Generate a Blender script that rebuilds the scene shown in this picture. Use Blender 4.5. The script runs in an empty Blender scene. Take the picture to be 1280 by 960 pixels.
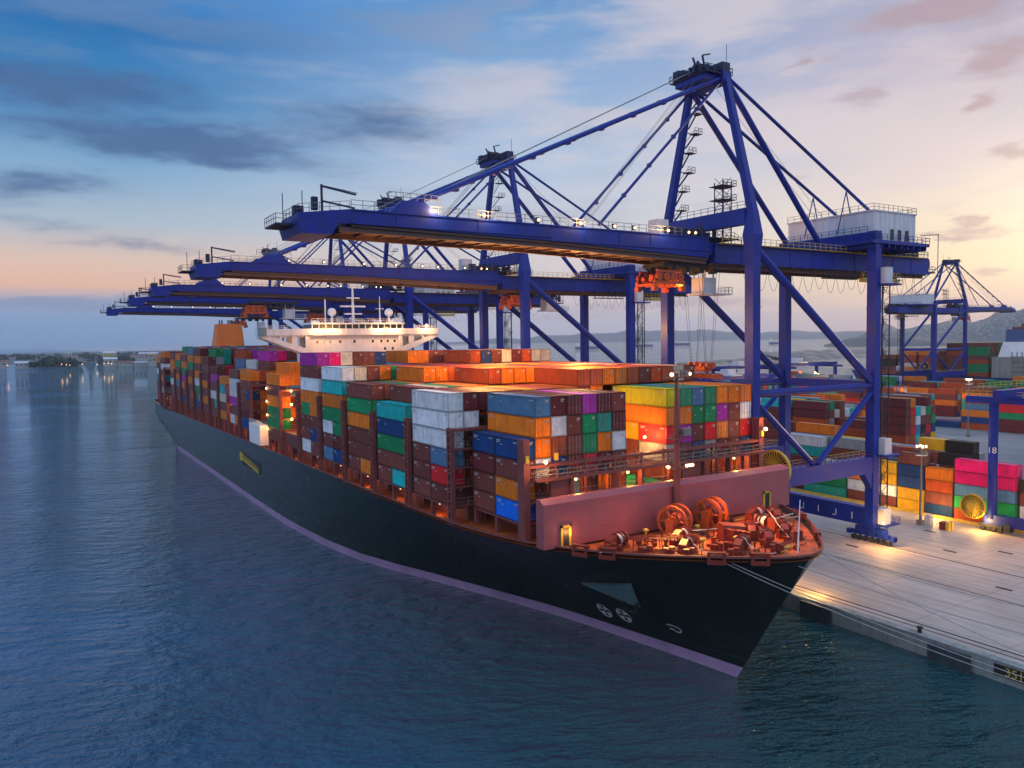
import bpy, math, random
from mathutils import Vector, Matrix
random.seed(7)
scene = bpy.context.scene
COL = scene.collection
R_ = math.radians

# ------------------------------------------------------------------ helpers
class MB:
    """Collects solids and links them as one mesh object."""
    def __init__(s):
        s.v = []; s.f = []; s.m = []; s.sm = []
    def add(s, vs, fs, mi=0, smooth=False):
        b = len(s.v)
        s.v += [tuple(p) for p in vs]
        for f in fs:
            s.f.append([i + b for i in f]); s.m.append(mi); s.sm.append(smooth)
        return s
    def box(s, a, b, mi=0):
        x0, y0, z0 = a; x1, y1, z1 = b
        vs = [(x0,y0,z0),(x1,y0,z0),(x1,y1,z0),(x0,y1,z0),(x0,y0,z1),(x1,y0,z1),(x1,y1,z1),(x0,y1,z1)]
        return s.add(vs, [(0,3,2,1),(4,5,6,7),(0,1,5,4),(1,2,6,5),(2,3,7,6),(3,0,4,7)], mi)
    def cbox(s, c, d, mi=0):
        return s.box([c[i]-d[i]/2 for i in range(3)], [c[i]+d[i]/2 for i in range(3)], mi)
    def hexa(s, lo, hi, mi=0):
        """lo, hi: four corners each, counter-clockwise seen from above"""
        return s.add(list(lo)+list(hi), [(0,3,2,1),(4,5,6,7),(0,1,5,4),(1,2,6,5),(2,3,7,6),(3,0,4,7)], mi)
    def beam(s, p, q, w, h=None, up=(0,0,1), w2=None, h2=None, mi=0):
        p = Vector(p); q = Vector(q); d = (q-p).normalized(); u = Vector(up)
        if abs(d.dot(u)) > .98: u = Vector((0,1,0))
        r = d.cross(u).normalized(); u = r.cross(d).normalized()
        h = w if h is None else h; w2 = w if w2 is None else w2; h2 = h if h2 is None else h2
        vs = []
        for c, a, b in ((p,w/2,h/2),(q,w2/2,h2/2)):
            vs += [c-r*a-u*b, c+r*a-u*b, c+r*a+u*b, c-r*a+u*b]
        return s.add(vs, [(0,1,2,3)[::-1],(4,5,6,7),(0,1,5,4),(1,2,6,5),(2,3,7,6),(3,0,4,7)], mi)
    def tube(s, p, q, r, n=8, r2=None, mi=0, caps=True):
        p = Vector(p); q = Vector(q); d = (q-p).normalized()
        u = Vector((0,0,1)) if abs(d.z) < .95 else Vector((1,0,0))
        a = d.cross(u).normalized(); b = d.cross(a)
        r2 = r if r2 is None else r2
        vs = []
        for c, k in ((p,r),(q,r2)):
            for i in range(n):
                t = 2*math.pi*i/n
                vs.append(c + a*(k*math.cos(t)) + b*(k*math.sin(t)))
        s.add(vs, [(i,(i+1)%n,n+(i+1)%n,n+i) for i in range(n)], mi, True)
        if caps: s.add(vs, [tuple(range(n))[::-1], tuple(range(n,2*n))], mi)
        return s
    def path(s, pts, r, n=5, mi=0):
        for a, b in zip(pts, pts[1:]): s.tube(a, b, r, n, mi=mi, caps=False)
        return s
    def ball(s, c, r, n=8, k=5, mi=0, sz=1):
        vs = []; fs = []
        for j in range(k+1):
            ph = math.pi*j/k
            for i in range(n):
                t = 2*math.pi*i/n
                vs.append((c[0]+r*math.sin(ph)*math.cos(t), c[1]+r*math.sin(ph)*math.sin(t), c[2]+r*sz*math.cos(ph)))
        for j in range(k):
            for i in range(n):
                fs.append((j*n+i, (j+1)*n+i, (j+1)*n+(i+1)%n, j*n+(i+1)%n))
        return s.add(vs, fs, mi, True)
    def ring(s, c, ax, r, t, w, n=20, mi=0):
        """annulus of outer radius r, radial thickness t, width w around axis ax"""
        c = Vector(c); d = Vector(ax).normalized()
        u = Vector((0,0,1)) if abs(d.z) < .9 else Vector((1,0,0))
        a = d.cross(u).normalized(); b = d.cross(a); vs = []
        for i in range(n):
            th = 2*math.pi*i/n; e = a*math.cos(th)+b*math.sin(th)
            vs += [c+e*r-d*(w/2), c+e*r+d*(w/2), c+e*(r-t)+d*(w/2), c+e*(r-t)-d*(w/2)]
        fs = []
        for i in range(n):
            j = (i+1) % n
            for k in range(4): fs.append((4*i+k, 4*j+k, 4*j+(k+1)%4, 4*i+(k+1)%4))
        return s.add(vs, fs, mi)
    def prism(s, pts, axis, a, b, mi=0):
        """polygon pts (2d) extruded along axis 0/1/2 from a to b"""
        def P(u, v, w):
            return [(w,u,v),(u,w,v),(u,v,w)][axis]
        n = len(pts)
        vs = [P(x,y,a) for x,y in pts] + [P(x,y,b) for x,y in pts]
        fs = [tuple(range(n))[::-1], tuple(range(n,2*n))] + [(i,(i+1)%n,n+(i+1)%n,n+i) for i in range(n)]
        return s.add(vs, fs, mi)
    def rail(s, pts, h=1.1, step=2.0, r=.035, mid=2):
        """handrail along a polyline"""
        for a, b in zip(pts, pts[1:]):
            a = Vector(a); b = Vector(b); L = (b-a).length; n = max(1, int(L/step))
            for k in range(n+1):
                p = a + (b-a)*(k/n); s.beam(p, p+Vector((0,0,h)), r*2)
            for k in range(mid):
                o = Vector((0,0,h*(k+1)/mid)); s.beam(a+o, b+o, r*2)
        return s
    def build(s, name, mats, parent=None, origin=None, loc=None):
        me = bpy.data.meshes.new(name)
        o = Vector(origin) if origin is not None else (Vector(parent.location) if parent is not None and parent.parent is None else Vector((0,0,0)))
        if parent is not None and parent.parent is not None and origin is None:
            r = parent
            while r.parent is not None: r = r.parent
            o = Vector(r.location)
        me.from_pydata([(x-o.x, y-o.y, z-o.z) for x,y,z in s.v], [], s.f)
        if not isinstance(mats, (list,tuple)): mats = [mats]
        for m in mats: me.materials.append(m)
        me.polygons.foreach_set('material_index', s.m)
        me.polygons.foreach_set('use_smooth', s.sm)
        me.update()
        ob = bpy.data.objects.new(name, me)
        COL.objects.link(ob)
        if parent is not None: ob.parent = parent
        elif loc is not None: ob.location = loc
        return ob

def tag(o, label=None, cat=None, group=None, kind=None):
    if label: o['label'] = label
    if cat: o['category'] = cat
    if group: o['group'] = group
    if kind: o['kind'] = kind
    return o
def empty(name, loc, label=None, cat=None, group=None, rz=0):
    o = bpy.data.objects.new(name, None); COL.objects.link(o)
    o.location = loc; o.rotation_euler = (0,0,rz); o.empty_display_size = .5
    return tag(o, label, cat, group)
def part(mb, name, mats, thing, label=None):
    """mesh authored in world coordinates, parented to a thing"""
    o = mb.build(name, mats, thing)
    if label: o['label'] = label
    return o
def copy_tree(o, parent=None):
    c = o.copy(); COL.objects.link(c)
    if parent is not None: c.parent = parent
    for ch in [k for k in bpy.data.objects if k.parent == o]: copy_tree(ch, c)
    return c
def lamp(name, loc, power, color, size=.3, parent=None):
    l = bpy.data.lights.new(name, 'POINT'); l.energy = power; l.color = color; l.shadow_soft_size = size
    o = bpy.data.objects.new(name, l); COL.objects.link(o)
    o.location = Vector(loc) - (Vector(parent.location) if parent else Vector((0,0,0)))
    if parent: o.parent = parent
    return o
ORD = ['zeroth','first','second','third','fourth','fifth','sixth','seventh','eighth','ninth','tenth','eleventh','twelfth','thirteenth',
       'fourteenth','fifteenth','sixteenth','seventeenth','eighteenth','nineteenth','twentieth','twenty-first','twenty-second']
def lerp_tab(x, tab):
    if x <= tab[0][0]: return tab[0][1]
    for (a,u),(b,v) in zip(tab, tab[1:]):
        if x <= b: return u+(v-u)*(x-a)/(b-a)
    return tab[-1][1]

# ------------------------------------------------------------------ materials
def mat_new(name):
    m = bpy.data.materials.new(name); m.use_nodes = True
    nt = m.node_tree; b = nt.nodes['Principled BSDF']
    return m, nt, b
def paint(name, col, rough=.5, metal=0, var=.18, dirt=.35, scale=.6, dirtcol=(.05,.035,.025), rnd=.0, bump=0, spec=.5, streak=True):
    m, nt, b = mat_new(name); N = nt.nodes; L = nt.links
    tc = N.new('ShaderNodeTexCoord'); oi = N.new('ShaderNodeObjectInfo')
    off = N.new('ShaderNodeVectorMath'); off.operation = 'ADD'
    mul = N.new('ShaderNodeMath'); mul.operation = 'MULTIPLY'; mul.inputs[1].default_value = 57.0
    L.new(oi.outputs['Random'], mul.inputs[0]); L.new(tc.outputs['Object'], off.inputs[0]); L.new(mul.outputs[0], off.inputs[1])
    n1 = N.new('ShaderNodeTexNoise'); n1.inputs['Scale'].default_value = scale; n1.inputs['Detail'].default_value = 6; n1.inputs['Roughness'].default_value = .65
    L.new(off.outputs[0], n1.inputs['Vector'])
    mp = N.new('ShaderNodeMapping'); mp.inputs['Scale'].default_value = (2.2,2.2,.16) if streak else (1,1,1)
    L.new(off.outputs[0], mp.inputs['Vector'])
    n2 = N.new('ShaderNodeTexNoise'); n2.inputs['Scale'].default_value = scale*1.6; n2.inputs['Detail'].default_value = 5
    L.new(mp.outputs[0], n2.inputs['Vector'])
    hsv = N.new('ShaderNodeHueSaturation'); hsv.inputs['Color'].default_value = (*col,1)
    mr = N.new('ShaderNodeMapRange'); mr.inputs[1].default_value = .3; mr.inputs[2].default_value = .7
    mr.inputs[3].default_value = 1-var; mr.inputs[4].default_value = 1+var
    L.new(n1.outputs['Fac'], mr.inputs[0])
    r2 = N.new('ShaderNodeMapRange'); r2.inputs[3].default_value = 1-rnd; r2.inputs[4].default_value = 1+rnd
    L.new(oi.outputs['Random'], r2.inputs[0])
    mm = N.new('ShaderNodeMath'); mm.operation = 'MULTIPLY'; L.new(mr.outputs[0], mm.inputs[0]); L.new(r2.outputs[0], mm.inputs[1])
    L.new(mm.outputs[0], hsv.inputs['Value'])
    mix = N.new('ShaderNodeMixRGB'); mix.inputs[2].default_value = (*dirtcol,1)
    dr = N.new('ShaderNodeMapRange'); dr.inputs[1].default_value = .5; dr.inputs[2].default_value = .78; dr.inputs[4].default_value = dirt
    L.new(n2.outputs['Fac'], dr.inputs[0]); L.new(dr.outputs[0], mix.inputs[0]); L.new(hsv.outputs[0], mix.inputs[1])
    L.new(mix.outputs[0], b.inputs['Base Color'])
    rr = N.new('ShaderNodeMapRange'); rr.inputs[3].default_value = max(0,rough-.12); rr.inputs[4].default_value = min(1,rough+.15)
    L.new(n1.outputs['Fac'], rr.inputs[0]); L.new(rr.outputs[0], b.inputs['Roughness'])
    b.inputs['Metallic'].default_value = metal; b.inputs['Specular IOR Level'].default_value = spec
    if bump:
        bp = N.new('ShaderNodeBump'); bp.inputs['Strength'].default_value = bump; bp.inputs['Distance'].default_value = .05
        L.new(n1.outputs['Fac'], bp.inputs['Height']); L.new(bp.outputs[0], b.inputs['Normal'])
    return m
def glow(name, col, strength):
    m, nt, b = mat_new(name)
    b.inputs['Base Color'].default_value = (.8,.8,.8,1)
    b.inputs['Emission Color'].default_value = (*col,1); b.inputs['Emission Strength'].default_value = strength
    return m
WARM = (1.0,.60,.25); AMBER = (1.0,.42,.10); WHITEL = (1.0,.85,.62)
M = {}
M['crane'] = paint('crane_blue_paint', (.0045,.020,.225), .45, spec=.3, var=.22, dirt=.35, scale=.3, dirtcol=(.035,.022,.03), rnd=.08)
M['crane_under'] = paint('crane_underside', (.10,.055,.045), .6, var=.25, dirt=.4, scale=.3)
M['cranedark'] = paint('dark_blue_machinery', (.006,.012,.06), .6, var=.3, dirt=.3)
M['dark'] = paint('dark_machinery', (.018,.02,.028), .6, var=.3, dirt=.3)
M['steel'] = paint('galvanised_steel', (.20,.19,.18), .55, metal=.35, var=.25, dirt=.4)
M['yrail'] = paint('yellow_handrail', (.55,.36,.04), .5, var=.2, dirt=.3)
M['house'] = paint('machinery_house_cladding', (.58,.56,.58), .5, var=.1, dirt=.25, scale=.3)
M['white'] = paint('white_paint', (.78,.76,.74), .45, var=.08, dirt=.25, scale=.4, dirtcol=(.30,.16,.08))
M['glass'] = paint('dark_window_glass', (.02,.03,.035), .12, var=.2, dirt=0)
M['orange'] = paint('orange_machinery', (.50,.072,.010), .5, var=.25, dirt=.4, scale=1.2)
M['hull'] = paint('dark_hull_paint', (.009,.016,.016), .22, spec=.55, var=.22, dirt=.35, scale=.10, dirtcol=(.045,.040,.036))
M['boot'] = paint('pink_boot_top_paint', (.34,.21,.35), .55, var=.2, dirt=.45, scale=.12, dirtcol=(.14,.10,.12))
M['deck'] = paint('red_deck_paint', (.42,.085,.018), .55, var=.25, dirt=.35, scale=.5, streak=False)
M['shipred'] = paint('red_brown_ship_steel', (.20,.050,.042), .6, var=.2, dirt=.35, scale=.5, dirtcol=(.08,.03,.02))
M['pink'] = paint('pink_breakwater_paint', (.34,.080,.088), .5, var=.12, dirt=.22, scale=.25, dirtcol=(.18,.06,.06))
M['winch'] = paint('winch_red_paint', (.20,.022,.012), .45, var=.25, dirt=.4, scale=1.5)
M['line'] = paint('mooring_line', (.38,.36,.34), .85, var=.15, dirt=.2, scale=2, streak=False)
M['rope'] = paint('pale_rope', (.62,.58,.52), .85, var=.15, dirt=.2, scale=2, streak=False)
M['funnel'] = paint('orange_funnel_paint', (.74,.165,.010), .5, var=.1, dirt=.2, scale=.2)
M['mark'] = paint('white_marking', (.6,.6,.6), .6, var=.1, dirt=.2)
M['anchor'] = paint('lit_bolster_and_console_teal', (.17,.27,.28), .5, var=.15, dirt=.3, scale=.4)  # bolster facet's caught light is put into this pale teal; wing console shares it
M['fender'] = paint('worn_fender_panel', (.035,.05,.055), .75, var=.4, dirt=.6, scale=.8, dirtcol=(.012,.012,.012))
M['idmark'] = paint('worn_white_stencil', (.42,.41,.39), .6, var=.35, dirt=.5, scale=2)
M['tyre'] = paint('black_rubber', (.012,.012,.013), .8, var=.3, dirt=.1)
M['concrete'] = paint('quay_wall_concrete', (.27,.27,.25), .85, var=.3, dirt=.6, scale=.35, dirtcol=(.05,.07,.05), bump=.4)
M['kerb'] = paint('yellow_kerb_paint', (.62,.40,.05), .7, var=.25, dirt=.4)
M['lampglow'] = glow('warm_floodlight_glass', (1,.62,.28), 3.2)
M['lampglow2'] = glow('amber_lamp_glass', (1,.50,.15), 2.6)
M['whiteglow'] = glow('pale_lamp_glass', (1,.78,.42), 1.6)
M['greenplant'] = paint('hi_vis_green', (.10,.5,.03), .6)

PAL = {'B':('brown',(.2,.052,.04)),'M':('maroon',(.145,.022,.026)),'O':('orange',(.76,.19,.01)),'R':('rust red',(.42,.065,.014)),
 'Y':('yellow',(.8,.42,.012)),'N':('navy blue',(.006,.048,.18)),'U':('bright blue',(.006,.15,.68)),'S':('slate blue',(.09,.21,.35)),
 'T':('teal',(.006,.44,.43)),'G':('green',(.004,.24,.085)),'W':('white',(.68,.70,.72)),'C':('cream',(.66,.58,.45)),'D':('red',(.62,.015,.025)),
 'P':('hot pink',(.8,.006,.16)),'V':('magenta',(.46,.025,.36)),'L':('olive yellow',(.47,.42,.012)),'A':('grey',(.33,.34,.35)),'E':('sea green',(.015,.31,.22)),
 'K':('black',(.02,.018,.018)),'F':('bright green',(.015,.45,.1))}
CM = {k: paint('container_'+v[0].replace(' ','_'), v[1], .55, spec=.25, var=.20, dirt=.38, scale=.55, dirtcol=(.085,.042,.026), rnd=.2) for k,v in PAL.items()}
CF = {k: paint('container_frame_'+v[0].replace(' ','_'), tuple(c*.55 for c in v[1]), .6, spec=.2, var=.25, dirt=.5, scale=.9, dirtcol=(.07,.035,.022)) for k,v in PAL.items()}  # container colours darkened, painting shade into the gaps between boxes
KEYS = list(PAL)

# ------------------------------------------------------------------ camera
cam = bpy.data.cameras.new('camera'); camo = bpy.data.objects.new('camera', cam); COL.objects.link(camo)
cam.sensor_width = 36; cam.lens = 36*967.83/1280; cam.clip_start = .5; cam.clip_end = 60000
camR = Vector((.85089728,-.5251195,-.01494436)); camD = Vector((-.04248776,-.04043668,-.99827835)); camF = Vector((.52361113,.85006728,-.05671861))
camo.matrix_world = Matrix(((camR.x,-camD.x,-camF.x,0),(camR.y,-camD.y,-camF.y,0),(camR.z,-camD.z,-camF.z,41.6),(0,0,0,1)))
scene.camera = camo

# ------------------------------------------------------------------ sky and sun
SUN_AZ, SUN_EL = R_(71), R_(4.5)          # azimuth from +Y towards +X
w = bpy.data.worlds.new('World'); scene.world = w; w.use_nodes = True
nt = w.node_tree; N = nt.nodes; L = nt.links; N.clear()
out = N.new('ShaderNodeOutputWorld'); bg = N.new('ShaderNodeBackground'); L.new(bg.outputs[0], out.inputs[0])
tc = N.new('ShaderNodeTexCoord'); nrm = N.new('ShaderNodeVectorMath'); nrm.operation = 'NORMALIZE'; L.new(tc.outputs['Generated'], nrm.inputs[0])
sep = N.new('ShaderNodeSeparateXYZ'); L.new(nrm.outputs[0], sep.inputs[0])
def MATH(op, a, b=None, clamp=False):
    n = N.new('ShaderNodeMath'); n.operation = op; n.use_clamp = clamp
    for i, x in enumerate((a, b)):
        if x is None: continue
        if isinstance(x, (int, float)): n.inputs[i].default_value = x
        else: L.new(x, n.inputs[i])
    return n.outputs[0]
def SMOOTH(x, lo, hi, t0=0., t1=1.):
    n = N.new('ShaderNodeMapRange'); n.interpolation_type = 'SMOOTHSTEP'
    n.inputs[1].default_value = lo; n.inputs[2].default_value = hi; n.inputs[3].default_value = t0; n.inputs[4].default_value = t1
    L.new(x, n.inputs[0]); return n.outputs[0]
def MIX(f, a, b, mode='MIX'):
    n = N.new('ShaderNodeMixRGB'); n.blend_type = mode
    for i, x in enumerate((f, a, b)):
        if isinstance(x, (int, float)): n.inputs[i].default_value = x
        elif isinstance(x, tuple): n.inputs[i].default_value = (*x, 1)
        else: L.new(x, n.inputs[i])
    return n.outputs[0]
az = MATH('MULTIPLY', MATH('ARCTAN2', sep.outputs[0], sep.outputs[1]), 57.29578)
el = MATH('MULTIPLY', MATH('ARCSINE', sep.outputs[2]), 57.29578)
elf = MATH('DIVIDE', MATH('ADD', el, 5.0), 65.0, True)
def RAMP(stops):
    n = N.new('ShaderNodeValToRGB'); r = n.color_ramp
    while len(r.elements) > 1: r.elements.remove(r.elements[0])
    for i, (e, c) in enumerate(stops):
        p = (e+5.0)/65.0
        s = r.elements[0] if i == 0 else r.elements.new(p)
        s.position = p; s.color = (*c, 1)
    L.new(elf, n.inputs[0]); return n.outputs[0]
left = RAMP([(-5,(.10,.18,.30)),(-.4,(.09,.18,.33)),(.0,(.19,.33,.52)),(1.6,(.22,.38,.60)),(2.8,(.36,.42,.56)),(3.9,(1.0,.55,.31)),(5.5,(.88,.60,.43)),(8,(.45,.54,.62)),(11,(.24,.43,.63)),(15,(.03,.25,.54)),(20,(.002,.14,.42)),(26,(.06,.34,.88)),(40,(.22,.62,1.25)),(60,(.28,.62,1.12))])
midc = RAMP([(-5,(.25,.25,.30)),(0,(.55,.52,.58)),(2.5,(.68,.58,.58)),(5,(.74,.66,.63)),(8,(.62,.64,.70)),(13,(.42,.55,.74)),(19,(.20,.38,.66)),(24,(.09,.28,.58)),(35,(.16,.50,1.08)),(60,(.28,.62,1.12))])
right = RAMP([(-5,(.35,.25,.22)),(0,(.66,.42,.38)),(2,(.95,.63,.38)),(4.5,(1.0,.80,.48)),(8,(.92,.78,.61)),(12,(.70,.62,.65)),(17,(.50,.46,.58)),(24,(.32,.37,.55)),(35,(.24,.48,.95)),(60,(.28,.62,1.12))])
back = RAMP([(-5,(.30,.38,.50)),(0,(.44,.55,.78)),(10,(.64,.76,1.02)),(30,(.76,.90,1.18)),(60,(.36,.64,1.08))])  # unseen sky behind the camera, brightened to light the faces in view
base = MIX(SMOOTH(az, 4, 32), left, midc); base = MIX(SMOOTH(az, 34, 62), base, right)
cosb = MATH('ADD', MATH('MULTIPLY', sep.outputs[0], -.524), MATH('MULTIPLY', sep.outputs[1], -.851))
base = MIX(SMOOTH(cosb, -.55, .25), base, back)
# clouds: stretched noise, gathered into long banks
warp = N.new('ShaderNodeTexNoise'); warp.inputs['Scale'].default_value = 9; warp.inputs['Detail'].default_value = 6; warp.inputs['Roughness'].default_value = .62
wm = N.new('ShaderNodeMapping'); wm.inputs['Scale'].default_value = (1,1,3.2); L.new(nrm.outputs[0], wm.inputs['Vector']); L.new(wm.outputs[0], warp.inputs['Vector'])
wsep = N.new('ShaderNodeSeparateColor'); L.new(warp.outputs['Color'], wsep.inputs[0])
azw = MATH('ADD', az, MATH('MULTIPLY', MATH('SUBTRACT', wsep.outputs[0], .5), 9.0))
elw = MATH('ADD', el, MATH('MULTIPLY', MATH('SUBTRACT', wsep.outputs[1], .5), 3.4))
def bank(a, e, sa, se, s):
    dx = MATH('DIVIDE', MATH('SUBTRACT', azw, a), sa); dy = MATH('DIVIDE', MATH('SUBTRACT', elw, e), se)
    r2 = MATH('ADD', MATH('MULTIPLY', dx, dx), MATH('MULTIPLY', dy, dy))
    return MATH('MULTIPLY', MATH('POWER', 2.718, MATH('MULTIPLY', r2, -1.0)), s)
def banks(lst):
    t = None
    for b in lst: t = bank(*b) if t is None else MATH('ADD', t, bank(*b))
    return t
fine = N.new('ShaderNodeTexNoise'); fine.inputs['Scale'].default_value = 16; fine.inputs['Detail'].default_value = 9; fine.inputs['Roughness'].default_value = .62
fm = N.new('ShaderNodeMapping'); fm.inputs['Scale'].default_value = (1,1,4.5); L.new(nrm.outputs[0], fm.inputs['Vector']); L.new(fm.outputs[0], fine.inputs['Vector'])
wide = N.new('ShaderNodeTexNoise'); wide.inputs['Scale'].default_value = 3.2; wide.inputs['Detail'].default_value = 8; wide.inputs['Roughness'].default_value = .58
wmm = N.new('ShaderNodeMapping'); wmm.inputs['Scale'].default_value = (1,1,5); wmm.inputs['Location'].default_value = (.7,.2,1.3); L.new(nrm.outputs[0], wmm.inputs['Vector']); L.new(wmm.outputs[0], wide.inputs['Vector'])
g1 = banks([(1.5,16.0,10,1.5,1.0),(5.4,13.2,8,1.2,.95),(12.3,13.6,5.7,1.1,.8),(22.7,15.3,6.5,1.7,.85),(0.6,10.0,6,.9,.8),(1,7.9,5,.6,.5),(5.3,6.5,6.2,.6,.6),(37.7,14.9,2.6,1.9,.3),(14,12.2,6,.6,.4),(30,18.5,7,.8,.3)])
g2 = banks([(60.1,19.6,4.7,1.1,1.0),(63.1,16.6,2.1,1.3,.8),(52.2,17.9,1.6,.45,.7),(55.7,15.2,1.6,.6,.6),(62.3,14,1.4,.6,.8),(63.9,11.2,1.6,.55,.8),(61.7,7.2,1.2,.5,1.0),(63.1,6.3,2.6,.4,.8),(60.7,5.8,2.4,.3,.8),(63.4,3.5,1.2,.4,.8),(51.2,10.7,1.3,.32,.5),(47,5.2,4,.7,.5),(46,2.6,7,.55,.75),(36,2.0,7,.5,.5)])
g3 = banks([(2.0,2.45,6.0,.62,1.0),(8.4,3.1,3.0,.4,.6),(20,1.4,9,.5,.5)])
fn = MATH('ADD', MATH('MULTIPLY', fine.outputs['Fac'], 1.5), .2)
m1 = SMOOTH(MATH('MULTIPLY', g1, fn), .08, 1.05, 0, .9); m2 = SMOOTH(MATH('MULTIPLY', g2, fn), .15, .8, 0, .72); m3 = SMOOTH(MATH('MULTIPLY', g3, fn), .22, .8, 0, .8)
# thin veil everywhere
veil = MATH('MULTIPLY', MATH('MULTIPLY', SMOOTH(wide.outputs['Fac'], .44, .66, 0, .62), SMOOTH(az, 2, 30, .15, 1.0)), SMOOTH(el, 1, 10))
veilcol = MIX(SMOOTH(az, 5, 50), (.52,.57,.66), (.78,.66,.66))
skyc = MIX(veil, base, veilcol)
dk = MATH('MULTIPLY', SMOOTH(wide.outputs['Fac'], .48, .32, 0, .55), SMOOTH(el, 3, 12))
skyc = MIX(dk, skyc, MIX(SMOOTH(az, 10, 55), (.15,.25,.42), (.50,.45,.55)))
skyc = MIX(m3, skyc, MIX(wsep.outputs[2], (.17,.26,.42), (.36,.36,.46)))
skyc = MIX(m1, skyc, MIX(wsep.outputs[2], (.028,.095,.25), (.07,.145,.32)))
skyc = MIX(m2, skyc, (.44,.30,.33))
# sunset glow round the hidden sun
sdir = (math.sin(SUN_AZ)*math.cos(SUN_EL), math.cos(SUN_AZ)*math.cos(SUN_EL), math.sin(SUN_EL))
dt = N.new('ShaderNodeVectorMath'); dt.operation = 'DOT_PRODUCT'; L.new(nrm.outputs[0], dt.inputs[0]); dt.inputs[1].default_value = sdir
gl = MATH('POWER', MATH('MAXIMUM', dt.outputs['Value'], 0), 120.0)
dimf = MATH('SUBTRACT', 1.0, MATH('MULTIPLY', MATH('MULTIPLY', SMOOTH(el, 22, 34, .15, 0.0), SMOOTH(cosb, -.6, .1, 1.0, 0.0)), 1.0))
skyd = N.new('ShaderNodeVectorMath'); skyd.operation = 'SCALE'; L.new(skyc, skyd.inputs[0]); L.new(dimf, skyd.inputs['Scale']); skyc = skyd.outputs[0]
skyc = MIX(MATH('MULTIPLY', gl, .4), skyc, (1.0,.86,.52), 'ADD')
sky = N.new('ShaderNodeTexSky'); sky.sky_type = 'NISHITA'; sky.sun_disc = False; sky.sun_elevation = SUN_EL; sky.sun_rotation = SUN_AZ
sky.air_density = 1.2; sky.dust_density = 1.5
skym = N.new('ShaderNodeVectorMath'); skym.operation = 'SCALE'; skym.inputs['Scale'].default_value = .05; L.new(sky.outputs[0], skym.inputs[0])
tot = N.new('ShaderNodeMixRGB'); tot.blend_type = 'ADD'; tot.inputs[0].default_value = .12; L.new(skyc, tot.inputs[1]); L.new(skym.outputs[0], tot.inputs[2])
L.new(tot.outputs[0], bg.inputs[0]); bg.inputs[1].default_value = 1.0
sl = bpy.data.lights.new('sun', 'SUN'); sl.energy = 2.0; sl.angle = R_(1.5); sl.color = (1,.66,.36)
so = bpy.data.objects.new('sun', sl); COL.objects.link(so); so.rotation_euler = Vector(sdir).to_track_quat('Z','Y').to_euler(); so.location = (0,0,300)

vs = scene.view_settings; vs.view_transform = 'Standard'; vs.look = 'None'; vs.exposure = .22; vs.gamma = 1; vs.use_curve_mapping = False
scene.cycles.use_denoising = True
try: scene.cycles.denoiser = 'OPENIMAGEDENOISE'
except Exception: pass
scene.cycles.max_bounces = 6; scene.cycles.diffuse_bounces = 2; scene.cycles.glossy_bounces = 3; scene.cycles.volume_bounces = 0
scene.cycles.sample_clamp_indirect = 6; scene.cycles.caustics_reflective = False; scene.cycles.caustics_refractive = False

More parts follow.
